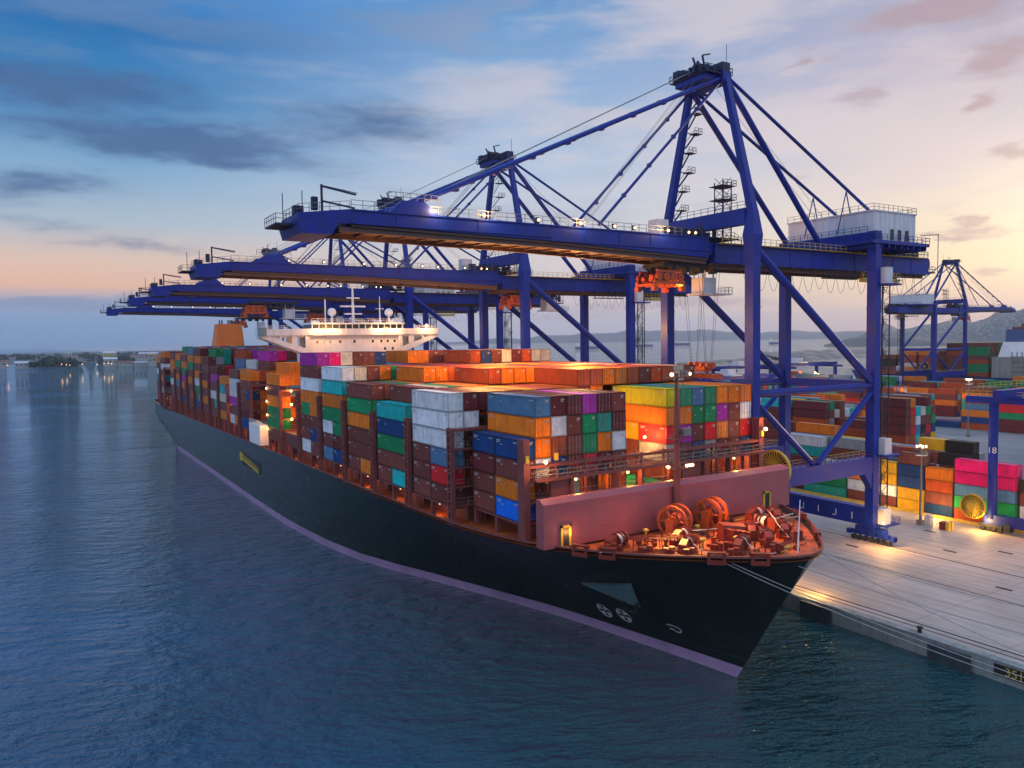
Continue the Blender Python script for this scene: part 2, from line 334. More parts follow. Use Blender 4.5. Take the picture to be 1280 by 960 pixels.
# ------------------------------------------------------------------ water
def water_material():
    m, nt, b = mat_new('harbour_water'); N = nt.nodes; L = nt.links
    tc = N.new('ShaderNodeTexCoord')
    def noise(sx, sy, rot, scale, det, rough=.55):
        """noise stretched along the crest direction: turn first, then scale"""
        vr = N.new('ShaderNodeVectorRotate'); vr.rotation_type = 'Z_AXIS'; vr.inputs['Angle'].default_value = R_(rot); L.new(tc.outputs['Object'], vr.inputs['Vector'])
        mp = N.new('ShaderNodeMapping'); mp.inputs['Scale'].default_value = (sx,sy,1)
        n = N.new('ShaderNodeTexNoise'); n.inputs['Scale'].default_value = scale; n.inputs['Detail'].default_value = det; n.inputs['Roughness'].default_value = rough
        L.new(vr.outputs[0], mp.inputs['Vector']); L.new(mp.outputs[0], n.inputs['Vector']); return n.outputs['Fac']
    a = noise(.42,1,36,.16,4,.5); c = noise(.5,1,24,.42,5,.6); d = noise(.6,1,40,.016,3); e = noise(.5,1,52,.06,3,.5); g = noise(.55,1,31.7,1.15,3,.5)
    def mth(op, x, y):
        n = N.new('ShaderNodeMath'); n.operation = op
        for i, q in enumerate((x,y)):
            if isinstance(q,(int,float)): n.inputs[i].default_value = q
            else: L.new(q, n.inputs[i])
        return n.outputs[0]
    gust = N.new('ShaderNodeMapRange'); gust.inputs[1].default_value = .35; gust.inputs[2].default_value = .65; gust.inputs[3].default_value = .55; gust.inputs[4].default_value = 1.7
    L.new(d, gust.inputs[0])
    ridge_ = mth('SUBTRACT', 1.0, mth('ABSOLUTE', mth('SUBTRACT', mth('MULTIPLY', a, 2.0), 1.0), 0))
    sp = N.new('ShaderNodeSeparateXYZ'); L.new(tc.outputs['Object'], sp.inputs[0])
    calm = N.new('ShaderNodeMapRange'); calm.inputs[1].default_value = 260; calm.inputs[2].default_value = 520; calm.inputs[3].default_value = 1; calm.inputs[4].default_value = .12
    L.new(sp.outputs[0], calm.inputs[0])
    h = mth('MULTIPLY', mth('MULTIPLY', mth('ADD', mth('ADD', mth('MULTIPLY', ridge_, 2.4), mth('MULTIPLY', e, 1.8)), mth('ADD', mth('MULTIPLY', c, 4.6), mth('MULTIPLY', g, .8))), gust.outputs[0]), calm.outputs[0])
    bp = N.new('ShaderNodeBump'); bp.inputs['Strength'].default_value = 1.0; bp.inputs['Distance'].default_value = 1.0
    L.new(h, bp.inputs['Height']); L.new(bp.outputs[0], b.inputs['Normal'])
    # sky-reflection blue painted into the open-water colour; greener harbour water by the ship
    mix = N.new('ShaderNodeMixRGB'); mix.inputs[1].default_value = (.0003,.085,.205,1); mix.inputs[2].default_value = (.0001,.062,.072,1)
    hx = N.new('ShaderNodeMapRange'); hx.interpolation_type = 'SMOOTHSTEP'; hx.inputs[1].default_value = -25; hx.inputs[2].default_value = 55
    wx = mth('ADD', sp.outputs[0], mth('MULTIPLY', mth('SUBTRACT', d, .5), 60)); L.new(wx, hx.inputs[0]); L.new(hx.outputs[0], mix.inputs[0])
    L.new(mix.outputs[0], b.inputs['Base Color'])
    b.inputs['Roughness'].default_value = .02; b.inputs['IOR'].default_value = 1.34; b.inputs['Specular IOR Level'].default_value = .7
    return m
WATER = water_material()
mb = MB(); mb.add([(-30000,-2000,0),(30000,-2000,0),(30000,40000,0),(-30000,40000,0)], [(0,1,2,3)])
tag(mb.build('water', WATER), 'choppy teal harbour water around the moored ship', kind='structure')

# ------------------------------------------------------------------ container ship
CX = 71.5; HB = 24.1
ship = empty('container_ship', (CX, 235, 0), 'huge dark hulled container ship moored along the quay with its bow towards the viewer', 'ship')
ZD = [(50,17.75),(57,17.55),(66,17.3),(76,17.1),(95,16.9),(125,16.5),(190,16.0),(300,15.0),(420,14.0)]
zdeck = lambda Y: lerp_tab(Y, ZD)
stem = lambda z: 64.6-.60*z
YE = [(-2,380),(0,384),(3,397),(6.5,417),(20,418)]
WL = [(0,0),(6,1.0),(15,2.7),(30,6.0),(50,12.2),(75,20.1),(100,23.2),(130,24.1),(400,24.1)]
def smooth_tab(x, tab):
    if x <= tab[0][0]: return tab[0][1]
    if x >= tab[-1][0]: return tab[-1][1]
    k = max(i for i in range(len(tab)-1) if tab[i][0] <= x)
    P = lambda i: tab[max(0,min(len(tab)-1,i))]
    sl = lambda i: (P(i+1)[1]-P(i-1)[1])/(P(i+1)[0]-P(i-1)[0])
    (a,u),(b,v) = tab[k], tab[k+1]; h = b-a; t = (x-a)/h
    return u*(2*t**3-3*t*t+1)+v*(3*t*t-2*t**3)+sl(k)*h*(t**3-2*t*t+t)+sl(k+1)*h*(t**3-t*t)
DK = [(0,0),(.5,2.0),(1.8,4.3),(5.4,8.4),(11.4,14.4),(17.7,18.6),(25,21.7),(33,23.4),(42,24.1),(400,24.1)]
def half(d, z, dend):
    hw = min(HB, smooth_tab(d, WL))
    hd = min(HB, smooth_tab(d, DK))
    s = min(1, max(0, z/17.5))**1.55
    # flare stays fine low down, opens near the deck
    h = hw+(hd-hw)*s
    if dend < 60:
        k = 1-dend/60
        h *= 1-(.10+.35*max(0,1-z/8)**1.5)*k*k
    return h
def hull_half_at(Y, z):
    return half(Y-stem(z), z, lerp_tab(z, YE)-Y)
DS = [0,.12,.4,.9,1.6,2.5,3.5,5,7,9.5,12.5,16,20,24,28,32,38,45,55,65,75,88,100,115,130,150,175,200]
LV = [-2.0,-.5,.7,1.55,3.2,4.8,6.5,8.2,10,11.8,13.5,15,None]
def hull_rows():
    rows = []
    for z0 in LV:
        row = []
        for k in range(len(DS)+12):
            if z0 is None:
                zz = 17.5; s0 = stem(17.6)
            else: s0 = stem(z0)
            e = lerp_tab(17 if z0 is None else z0, YE)
            d = DS[k] if k < len(DS) else 200+(e-s0-200)*(k-len(DS)+1)/12
            Y = s0+d
            z = zdeck(Y) if z0 is None else z0
            h = half(d, 17.5 if z0 is None else z, e-Y)
            row.append((Y, h, z))
        rows.append(row)
    return rows
HR = hull_rows()
def hull_mesh(lo, hi):
    mb = MB(); nk = len(HR[0]); nl = hi-lo+1
    for sgn in (-1, 1):
        vs = [(CX+sgn*h, Y, z) for row in HR[lo:hi+1] for (Y,h,z) in row]; fs = []
        for j in range(nl-1):
            for k in range(nk-1):
                q = (j*nk+k, j*nk+k+1, (j+1)*nk+k+1, (j+1)*nk+k)
                fs.append(q if sgn > 0 else q[::-1])
        mb.add(vs, fs, 0, True)
    # stern plate
    for j in range(lo, hi):
        a = HR[j][-1]; b = HR[j+1][-1]
        mb.add([(CX-a[1],a[0],a[2]),(CX+a[1],a[0],a[2]),(CX+b[1],b[0],b[2]),(CX-b[1],b[0],b[2])], [(0,1,2,3)])
    return mb
part(hull_mesh(0,3), 'boot_topping', M['boot'], ship, 'faded lilac waterline band')
hull = part(hull_mesh(3,len(LV)-1), 'hull', M['hull'], ship)
# bulwark rim (a rounded lip along the deck edge)
mb = MB()
for sgn in (-1,1):
    pts = [(CX+sgn*h, Y, z) for (Y,h,z) in HR[-1]]
    for a, b in zip(pts, pts[1:]): mb.beam(a, b, .20, .22)
part(mb, 'deck_edge_rim', M['shipred'], ship)
# main deck
mb = MB(); vs = []
for (Y,h,z) in HR[-1][1:]: vs += [(CX-h+.1,Y,z-.55),(CX+h-.1,Y,z-.55)]
mb.add(vs, [(2*i,2*i+1,2*i+3,2*i+2) for i in range(len(vs)//2-1)])
part(mb, 'main_deck', M['deck'], ship)

def plate_seams(m):
    nt = m.node_tree; N = nt.nodes; L = nt.links; b = N['Principled BSDF']
    tc = N.new('ShaderNodeTexCoord'); sp = N.new('ShaderNodeSeparateXYZ'); cb = N.new('ShaderNodeCombineXYZ'); L.new(tc.outputs['Object'], sp.inputs[0])
    L.new(sp.outputs[1], cb.inputs[0]); L.new(sp.outputs[2], cb.inputs[1])
    bk = N.new('ShaderNodeTexBrick'); bk.inputs['Scale'].default_value = 1; bk.inputs['Brick Width'].default_value = 11; bk.inputs['Row Height'].default_value = 2.7; bk.inputs['Mortar Size'].default_value = .05; bk.inputs['Mortar Smooth'].default_value = 1
    L.new(cb.outputs[0], bk.inputs['Vector'])
    ns = N.new('ShaderNodeTexNoise'); ns.inputs['Scale'].default_value = .22; ns.inputs['Detail'].default_value = 3; L.new(cb.outputs[0], ns.inputs['Vector'])
    ad = N.new('ShaderNodeMath'); ad.operation = 'MULTIPLY_ADD'; ad.inputs[1].default_value = 3.0; L.new(ns.outputs['Fac'], ad.inputs[0]); L.new(bk.outputs['Fac'], ad.inputs[2])
    bp = N.new('ShaderNodeBump'); bp.inputs['Strength'].default_value = .55; bp.inputs['Distance'].default_value = .06; L.new(ad.outputs[0], bp.inputs['Height']); L.new(bp.outputs[0], b.inputs['Normal'])
plate_seams(M['hull']); plate_seams(M['pink']); plate_seams(M['boot'])
# white marks on the bow side (built as flat plates lying on the plating)
def on_hull(Y, z, off=.06):
    return Vector((CX-hull_half_at(Y,z)-off, Y, z))
def hull_plate(mb, pts2, Y0, z0, off=.05):
    vs = [on_hull(Y0+u, z0+v, off) for u, v in pts2]
    mb.add(vs, [tuple(range(len(vs)))])
def circ(r, n=20, a0=0): return [(r*math.cos(2*math.pi*i/n+a0), r*math.sin(2*math.pi*i/n+a0)) for i in range(n)]
for (Y0, z0) in ((83.4,3.9),(80.0,4.1)):
    mb = MB(); n = 24; co = circ(1.08, n); ci = circ(.90, n)
    for i in range(n):
        j = (i+1) % n; hull_plate(mb, [co[i],co[j],ci[j],ci[i]], Y0, z0)
    for q in range(4):                       # four white quarters leave a dark cross
        a0 = math.pi/2*q+R_(20); k = 6; arc = [(.85*math.cos(a0+R_(50)*i/k), .85*math.sin(a0+R_(50)*i/k)) for i in range(k+1)]
        m_ = math.pi/2*q+R_(45); hull_plate(mb, [(.12*math.cos(m_),.12*math.sin(m_))]+arc, Y0, z0, .055)
    part(mb, 'thruster_mark', M['mark'], ship)
mb = MB()                                     # bulbous bow symbol
Y0, z0 = 72.0, 4.3
for a, b in zip([(1.1,.45),(.2,.5),(-.5,.35),(-.8,0),(-.5,-.35),(.1,-.4),(.4,-.15)], [(.2,.5),(-.5,.35),(-.8,0),(-.5,-.35),(.1,-.4),(.4,-.15),(.9,-.1)]):
    d = Vector((b[0]-a[0], b[1]-a[1])).normalized(); nn = (-d.y*.08, d.x*.08)
    hull_plate(mb, [(a[0]-nn[0],a[1]-nn[1]),(b[0]-nn[0],b[1]-nn[1]),(b[0]+nn[0],b[1]+nn[1]),(a[0]+nn[0],a[1]+nn[1])], Y0, z0)
part(mb, 'bulb_mark', M['mark'], ship)
# anchor bolster: a faceted wedge standing off the flare, flat triangular face
P = lambda Y, z, o: on_hull(Y, z, o)
mb = MB()
a = P(82.5,9.0,.05); b = P(72.5,11.4,.05); c = P(75.5,6.6,.05); t = P(77.0,8.6,1.3)
tl = P(81.0,9.2,.9); tr = P(73.8,11.0,1.3); tb = P(75.6,7.6,1.2)
mb.add([a,b,c,tl,tr,tb], [(3,5,4),(0,3,4,1),(1,4,5,2),(2,5,3,0)])
bol = part(mb, 'anchor_bolster', M['anchor'], ship)
mb = MB()
s0 = P(76.2,6.9,.5); mb.tube(P(75.8,8.0,1.2), s0+Vector((-.3,0,-.6)), .28, 8)
mb.beam(s0+Vector((-.4,-1.3,-.5)), s0+Vector((-.4,1.3,-.5)), .45, .35); mb.beam(s0+Vector((-.4,-1.3,-.5)), s0+Vector((-.3,-1.5,.8)), .3, .25); mb.beam(s0+Vector((-.4,1.3,-.5)), s0+Vector((-.3,1.5,.8)), .3, .25)
part(mb, 'anchor', M['tyre'], ship)
# pilot ladder recess with yellow accommodation ladder
mb = MB(); mb.box((47.30,198,8.6),(47.42,219.5,11.6)); rec = part(mb, 'ladder_recess', M['dark'], ship)
mb = MB(); mb.beam((47.15,200,9.0),(47.15,218,10.6),.25,.55); mb.rail([(47.1,200,9.2),(47.1,218,10.8)],1.0,2.0,.05); mb.box((46.9,216.5,9.9),(47.28,219.3,12.0))
mb.build('boarding_ladder', M['yrail'], rec)
mb = MB(); mb.box((47.0,196.4,16.2),(49.2,207.6,21.2)); mb.box((46.94,198.6,16.6),(47.0,199.0,20.8),0)
part(mb, 'gangway_housing', M['white'], ship, 'white box at the ship side amid the dark stacks')
mb = MB(); mb.rail([(47.1,196.4,21.2),(47.1,207.6,21.2)],1.1,1.5,.04); part(mb, 'gangway_railing', M['white'], ship)

# hatch coamings + pedestals + lashing bridges
YF = lambda i: 80.8+14.3*i
CW, CP, CH, CL = 2.40, 2.46, 2.60, 12.0
RX = lambda r: CX-9.5*CP+CP*(r+.5)
def baseZ(i): return 18.8 if i <= 10 else 18.8+.17*(i-10)
NB = 22
for i in range(NB):
    if i in (8, 19): continue
    y0 = YF(i); zb = baseZ(i); mb = MB()
    hw = 17.5 if i == 0 else 20.5
    mb.box((CX-hw, y0+.2, zdeck(y0)-.6), (CX+hw, y0+CL-.2, zb-.06))
    part(mb, 'hatch_cover', M['shipred'], ship)
    xo = (RX(1) if i == 0 else RX(0))-CW/2
    for sg in (-1, 1):
        mb = MB(); X = CX+sg*(CX-xo-.35)
        for yy in (y0+.3, y0+CL/2, y0+CL-.3):
            mb.box((X-.28,yy-.28,zdeck(y0)-.6),(X+.28,yy+.28,zb-.12))
            mb.beam((X+sg*-2.2,yy,zb-.5),(X,yy,zb-.5),.35)
        mb.box((X-.3,y0,zb-.32),(X+.3,y0+CL,zb-.06))
        for k in range(9): mb.tube((X-sg*2.5, y0+1+k*1.25, zdeck(y0)-.5),(X-sg*2.5, y0+1+k*1.25, zb-.3),.05,5)
        part(mb, 'cargo_pedestal', M['shipred'], ship)
def lashing_bridge(i, ztop, x0, x1, detail):
    y = YF(i)-1.15; zb = zdeck(y)-.55; mb = MB()
    lev = []; z = baseZ(i)+.2
    while z < ztop-.6: lev.append(z); z += 2.6
    xs = [x0+.35]; n = 9
    for k in range(1, n): xs.append(x0+(x1-x0)*k/n)
    xs.append(x1-.35)
    for k, x in enumerate(xs):
        end = k in (0, n)
        mb.box((x-(.32 if end else .14),y-.62,zb),(x+(.32 if end else .14),y-.30,ztop)); mb.box((x-(.32 if end else .14),y+.30,zb),(x+(.32 if end else .14),y+.62,ztop))
        if end:
            for q in range(int((ztop-zb)/1.3)): mb.box((x-.32,y-.3,zb+1.3*q+.6),(x+.32,y+.3,zb+1.3*q+.85))
    for z in lev:
        mb.box((x0,y-.55,z-.18),(x1,y+.55,z-.04))
    mb.box((x0,y-.6,ztop-.45),(x1,y+.6,ztop-.1))
    lb = part(mb, 'lashing_bridge', M['shipred'], ship)
    if detail:
        mb = MB()
        for z in lev:
            mb.rail([(x0+.2,y-.52,z),(x1-.2,y-.52,z)],1.0,2.46,.03)
        mb.build('railing', M['steel'], lb)
        mb = MB()
        for k in range(17):
            xx = x0+1.5+k*2.46
            if xx > x1-2: break
            mb.tube((xx,y+.58,lev[-1]),(xx+2.1,y+.66,lev[-1]+2.4),.035,4); mb.tube((xx+2.1,y+.58,lev[-1]),(xx,y+.66,lev[-1]+2.4),.035,4)
        mb.build('lashing_rod', M['steel'], lb)
    return lb
LBT = {0:26.2,1:29.7,2:30,3:30,4:31,5:31,6:31,7:31,9:31,10:31,11:30,12:31,13:32,14:32,15:32,16:32,17:32,18:32,20:32,21:32}
for i, zt in LBT.items():
    lashing_bridge(i, zt, 50.2 if i == 0 else 47.5, 92.8 if i == 0 else 95.5, i < 5)
# tall end towers of the forward lashing bridges and pad-eye lamps
for x in (50.1,92.0):
    mb = MB(); mb.box((x,78.9,16.8),(x+.9,80.3,29.4)); part(mb, 'lashing_tower', M['shipred'], ship)
for x in (50.5,54.8,92.4):
    mb = MB(); mb.box((x-.25,78.6,26.6),(x+.25,78.9,27.5)); part(mb, 'yellow_locker', M['yrail'], ship)
# passage bulkheads between breakwater and first lashing bridge, cross deck gear
mb = MB()
for x in (56.5,63.5,68.0,74.5,79.5,84.5,88.5): mb.box((x-.2,77.6,17),(x+.2,78.5,24.5))
mb.box((51,77.5,24.3),(92,78.6,24.6)); mb.box((75.5,78.0,17.2),(79.0,78.3,24.2)); mb.box((53.5,78.0,17.2),(57.0,78.3,24.2))
part(mb, 'cross_deck_frame', M['shipred'], ship)
mb = MB(); mb.rail([(51,77.4,24.6),(92,77.4,24.6)],1.1,1.5,.035); part(mb, 'cross_deck_railing', M['steel'], ship)

# breakwater: thick plated wall with a sloped crown
mb = MB(); x0, x1 = 49.9, 93.2
prof = [(74.4,16.9),(76.0,16.9),(76.0,22.7),(75.2,22.7),(74.4,22.2)]
mb.prism(prof, 0, x0, x1); part(mb, 'breakwater', M['pink'], ship, 'pale pink steel breakwater across the bow')
for xd, zb_ in ((53.0,17.0),(88.3,17.0)):
    mb = MB()
    for bx in (((xd-.75,74.2,zb_),(xd-.5,74.45,zb_+2.5)),((xd+.5,74.2,zb_),(xd+.75,74.45,zb_+2.5)),((xd-.75,74.2,zb_+2.25),(xd+.75,74.45,zb_+2.5))): mb.box(*bx)
    part(mb, 'doorway_frame', M['yrail'], ship)
for xd in (53.0,88.3):
    mb = MB(); mb.box((xd-.5,74.36,17.0),(xd+.5,74.41,19.3)); part(mb, 'doorway_opening', M['dark'], ship)

# foremast
mb = MB(); mb.tube((70.5,73.9,17),(70.5,73.9,30),.52,12,.40); mb.tube((70.5,73.9,30),(70.5,73.9,37),.40,12,.22)
mast = part(mb, 'foremast', M['shipred'], ship)
mb = MB()
for z, hw in ((28.5,1.4),(24.6,1.3),(36.4,1.9)): mb.box((70.5-hw,73.2,z),(70.5+hw,74.6,z+.12))
for z, hw in ((28.6,1.4),(36.5,1.9)): mb.rail([(70.5-hw,73.2,z),(70.5+hw,73.2,z),(70.5+hw,74.6,z)],.9,.9,.03)
mb.build('mast_platform', M['shipred'], mast)
mb = MB(); mb.box((70.9,73.0,28.9),(72.2,74.0,29.8)); mb.box((71.3,73.0,36.6),(72.0,74.0,37.3)); mb.build('mast_lamp_box', M['steel'], mast)
mb = MB(); mb.tube((71.1,73.2,17.5),(71.15,73.5,36),.03,4); mb.tube((71.7,73.0,17.5),(71.2,73.5,36),.03,4); mb.build('mast_stay', M['steel'], mast)
for x in (68.9,72.0):
    mb = MB(); mb.ball((x,73.1,36.9),.26); mb.build('mast_lamp', M['lampglow'], mast)
for x, z in ((68.2,25.1),(71.4,25.0),(71.9,25.0),(72.4,25.0)):
    mb = MB(); mb.ball((x,73.0,z),.22); mb.build('mast_lamp', M['lampglow'], mast)

# forecastle machinery
def zf(Y): return zdeck(Y)-.55
def winch(x, y, rz, white=True, s=1.0):
    """mooring winch: gearbox, rope drum with end discs, base frame"""
    z = zf(y); Mx = Matrix.Translation((x,y,z)) @ Matrix.Rotation(rz,4,'Z') @ Matrix.Scale(s,4)
    def T(mb):
        mb.v = [tuple(Mx @ Vector(v)) for v in mb.v]; return mb
    mb = MB(); mb.box((-2.4,-.9,0),(2.0,.9,.25)); mb.hexa([(-2.3,-.7,.25),(-.7,-.7,.25),(-.7,.7,.25),(-2.3,.7,.25)], [(-2.3,-.5,1.5),(-.7,-.5,2.0),(-.7,.5,2.0),(-2.3,.5,1.5)])
    mb.box((1.55,-.5,.25),(1.8,.5,1.6)); mb.tube((-.7,0,1.15),(2.2,0,1.15),.18,8)
    for xx in (-.5,.55,1.4): mb.ring((xx,0,1.15),(1,0,0),1.05,.9,.10,18)
    mb.tube((1.9,0,1.15),(2.5,0,1.15),.42,10,.32)
    o = part(T(mb), 'mooring_winch', M['winch'], ship)
    mb = MB(); mb.tube((-.44,0,1.15),(.5,0,1.15),.82,14); mb.tube((.62,0,1.15),(1.34,0,1.15),.6,12)
    T(mb).build('rope_drum', M['rope'] if white else M['orange'], o)
for a in ((58.2,71.2,.3),(66.2,68.6,.35),(63.5,65.0,.55),(68.3,61.2,.5),(73.5,61.9,.9),(82.8,71.4,.15),(79.5,67.0,1.5),(74.6,65.2,.8),(84.4,69.6,.9),(78.4,63.4,.8)): winch(*a, True, .84)
def windlass(x, y, rz):
    z = zf(y); Mx = Matrix.Translation((x,y,z)) @ Matrix.Rotation(rz,4,'Z')
    mb = MB(); mb.box((-1.9,-1.4,0),(1.9,1.4,.3))
    for xx in (-.95,.75): mb.ring((xx,0,2.0),(1,0,0),2.0,.34,.34,26); mb.ring((xx,0,2.0),(1,0,0),.7,.45,.4,14)
    for xx in (-.95,.75):
        for k in range(6):
            t = k*math.pi/3; mb.beam((xx,.5*math.cos(t),2+.5*math.sin(t)),(xx,1.7*math.cos(t),2+1.7*math.sin(t)),.18)
    mb.tube((-1.7,0,2),(1.7,0,2),.5,12); mb.box((-1.9,-.5,.3),(-1.55,.5,2.5)); mb.box((1.5,-.5,.3),(1.85,.5,2.5)); mb.box((1.9,-.9,.3),(3.4,.9,1.7))
    mb.v = [tuple(Mx @ Vector(v)) for v in mb.v]
    o = part(mb, 'anchor_windlass', M['orange'], ship)
    mb = MB(); mb.tube((-.8,0,2),(.6,0,2),.95,14); mb.v = [tuple(Mx @ Vector(v)) for v in mb.v]; mb.build('chain_wheel', M['winch'], o)
    mb = MB()
    for k in range(14):
        p = Vector((0,-1.2-k*.34, 1.4-.09*k)); mb.ring(p,(1,0,0) if k%2 else (0,.5,1),.26,.1,.1,8)
    mb.v = [tuple(Mx @ Vector(v)) for v in mb.v]; mb.build('anchor_chain', M['dark'], o)
windlass(67.8,71.4,.42); windlass(74.6,71.8,.30)
# mooring wheels' pipe racks, gratings, bollards, vents, fairleads
mb = MB(); zz = zf(69)
for k in range(8):
    x = 58.8+k*.75; y = 70.2-k*.42
    mb.tube((x,y,zz),(x,y,zz+1.5),.06,5); mb.tube((x,y-2.1,zz),(x,y-2.1,zz+1.5),.06,5); mb.beam((x,y,zz+1.5),(x,y-2.1,zz+1.5),.1)
    if k < 7:
        for q in (0,.7,1.4,2.1): mb.beam((x,y-q,zz+1.52),(x+.75,y-q-.42,zz+1.52),.09)
        mb.box((x+.05,y-2.1,zz+1.2),(x+.7,y-.1,zz+1.27))
part(mb, 'mooring_platform', M['winch'], ship)
bol_pos = [(60.2,64.4),(61.6,62.6),(65.4,59.6),(70.6,58.2),(66.6,62.2),(77.8,60.8),(56.0,69.6),(80.8,66.5),(85.5,70.2),(71.5,66.8),(58.6,66.3)]
for x, y in bol_pos:
    mb = MB(); z = zf(y)
    for o in (-.45,.45): mb.tube((x+o,y,z),(x+o,y,z+1.0),.27,10); mb.tube((x+o,y,z+1.0),(x+o,y,z+1.14),.34,10)
    mb.box((x-.85,y-.4,z),(x+.85,y+.4,z+.12)); part(mb, 'bollard', M['winch'], ship)
for x, y in ((64.0,72.6),(62.6,67.6),(66.0,64.9),(70.6,70.4),(78.0,72.9),(81.0,69.8),(69.8,63.2),(84.9,72.2)):
    mb = MB(); z = zf(y); mb.tube((x,y,z),(x,y,z+.9),.16,8); mb.ball((x,y,z+1.05),.40,10,6,sz=.6); part(mb, 'mushroom_vent', M['yrail'], ship)
edge = [(h,Y) for (Y,h,z) in HR[-1]]
for (sg,y) in ((-1,71.6),(-1,68.7),(-1,59.7),(-1,56.6),(1,59.5),(1,67.5)):
    for (h0,y0),(h1,y1) in zip(edge, edge[1:]):
        if y0 <= y <= y1: break
    f = (y-y0)/(y1-y0); x = CX+sg*(h0+(h1-h0)*f); t = Vector((sg*(h1-h0), y1-y0, 0)).normalized(); n_ = Vector((t.y,-t.x,0))*(1 if sg > 0 else -1)
    if (n_.x*sg) < 0: n_ = -n_
    z = zdeck(y)-.5; mb = MB(); c0 = Vector((x,y,z)); up = Vector((0,0,1))
    def bxx(u0,u1,d0,d1,a,b_):
        lo = [c0+t*u0+n_*d0+up*a, c0+t*u1+n_*d0+up*a, c0+t*u1+n_*d1+up*a, c0+t*u0+n_*d1+up*a]
        mb.hexa(lo, [p+up*(b_-a) for p in lo])
    bxx(-1.0,-.65,-.5,.18,-.2,.95); bxx(.65,1.0,-.5,.18,-.2,.95); bxx(-1.0,1.0,-.5,.18,.8,1.0); bxx(-1.0,1.0,.02,.20,-.35,.15)
    part(mb, 'fairlead', M['winch'], ship)
mb = MB(); z = zf(67)
for k in range(4):
    x = 70.6+k*.55; mb.box((x,64.4-.3*k,z),(x+.45,66.0-.3*k,z+1.6-.1*k))
mb.hexa([(70.2,65.6,z),(73.6,64.6,z),(73.9,66.0,z),(70.6,67,z)], [(70.4,65.9,z+2.0),(73.4,64.9,z+1.6),(73.7,65.9,z+1.8),(70.7,66.9,z+2.2)])
part(mb, 'deck_hatch_housing', M['winch'], ship)
mb = MB(); z = zf(62)
for k in range(7):
    x = 76.6+k*.8; y = 60.6+k*.9
    mb.beam((x,y,z),(x-.9,y+1.6,z+2.0),.09); mb.beam((x+.4,y+.4,z),(x-.5,y+2.0,z+2.0),.09)
    mb.beam((x-.9,y+1.6,z+2),(x-.5,y+2.0,z+2.0),.09)
    for q in (.3,.6): mb.beam((x-.9*q,y+1.6*q,z+2*q),(x-.9*q+.4,y+1.6*q+.4,z+2*q),.07)
part(mb, 'fore_ladder_rack', M['winch'], ship)
mb = MB(); z = zf(58); mb.tube((72.8,56.9,z),(73.4,57.1,z+6.0),.10,6,.05); part(mb, 'jack_staff', M['white'], ship)
for sgn in (-1,1):
    mb = MB(); pts = [(CX+sgn*max(.1,h-.5), Y, zdeck(Y)-.4) for (Y,h,z) in HR[-1] if 56.5 < Y < 74]
    mb.rail(pts[::1],1.0,1.4,.025); part(mb, 'forecastle_railing', M['winch'], ship)
rng = random.Random(3)                        # deck pipes and small fittings
for k in range(150):
    y = rng.uniform(57.5,73.6); hw = half(y-stem(18),18,400)-2.5; mb = MB()
    x = CX+rng.uniform(-hw,hw); z = zf(y); t = rng.random()
    if t < .4: mb.box((x-.2,y-.2,z),(x+.25,y+.3,z+rng.uniform(.3,1.1))); nm = 'deck_locker'
    elif t < .7: mb.tube((x,y,z),(x,y,z+rng.uniform(.4,1.3)),.09,6); nm = 'air_pipe'
    else: mb.tube((x,y,z+.18),(x+rng.uniform(-3,3),y+rng.uniform(-.3,.3),z+.18),.08,5); nm = 'deck_pipe'
    part(mb, nm, M['winch'] if t < .62 or k % 3 else M['yrail'], ship)
mb = MB()
for (a,b) in (((66.4,68.8,zf(68)+1.3),(84.5,66.8,zf(66)+1.4)),((58.4,71.2,zf(71)+1.2),(53.8,68.9,zdeck(66))),((68.5,60.6,zf(60)+1.2),(69.0,56.8,zdeck(55))),((63.6,64,zf(64)+1.1),(63.6,59.7,zdeck(57))),((82.9,71.4,zf(71)+1.2),(87.6,67.7,zdeck(68)))):
    a = Vector(a); b = Vector(b); mb.path([a+(b-a)*t-Vector((0,0,.5*4*t*(1-t))) for t in [q/8 for q in range(9)]], .06, 5)
part(mb, 'deck_rope', M['rope'], ship)

# accommodation block and navigation bridge (Y about 194)
mb = MB(); mb.box((59.4,194.4,15),(84.6,205,45.0)); acc = part(mb, 'accommodation_block', M['white'], ship)
mb = MB()
for k, x in enumerate((61.6,63.4,65.0,67.6,71.5,76.6,79.0,80.8,82.8)): mb.box((x-.28,194.33,41.5),(x+.28,194.41,42.2))
for x in (80.0,82.2): mb.box((x-.28,194.32,39.5),(x+.28,194.41,40.2))
mb.build('porthole', M['glass'], acc)
mb = MB(); mb.box((47.3,193.2,43.55),(95.4,199.5,43.9)); mb.box((47.3,193.2,43.9),(95.4,193.4,45.2)); mb.box((47.3,193.4,43.9),(47.5,199.5,45.2)); mb.box((95.2,193.4,43.9),(95.4,199.5,45.2))
part(mb, 'bridge_wing', M['white'], ship)
for sg in (-1,1):
    mb = MB(); X = lambda d: CX+sg*d
    for ya in (193.5,198.0):
        def plate(p):
            q = [(X(d),z) for d,z in p]; mb.prism(q if sg > 0 else q[::-1], 1, ya, ya+.5)
        plate([(12.1,38.6),(13.6,38.9),(24.1,43.0),(24.1,43.56),(22.4,43.56),(12.1,39.9)])
        plate([(12.15,39.9),(13.2,40.3),(13.2,43.56),(12.15,43.56)]); plate([(15.2,41.0),(16.6,41.5),(16.6,43.56),(15.2,43.56)]); plate([(19.0,42.3),(19.7,42.55),(19.7,43.56),(19.0,43.56)])
    xa, xb = sorted((X(12.0),X(24.1))); mb.box((xa,194.0,43.0),(xb,198.0,43.54))
    part(mb, 'wing_bracket', M['white'], ship)
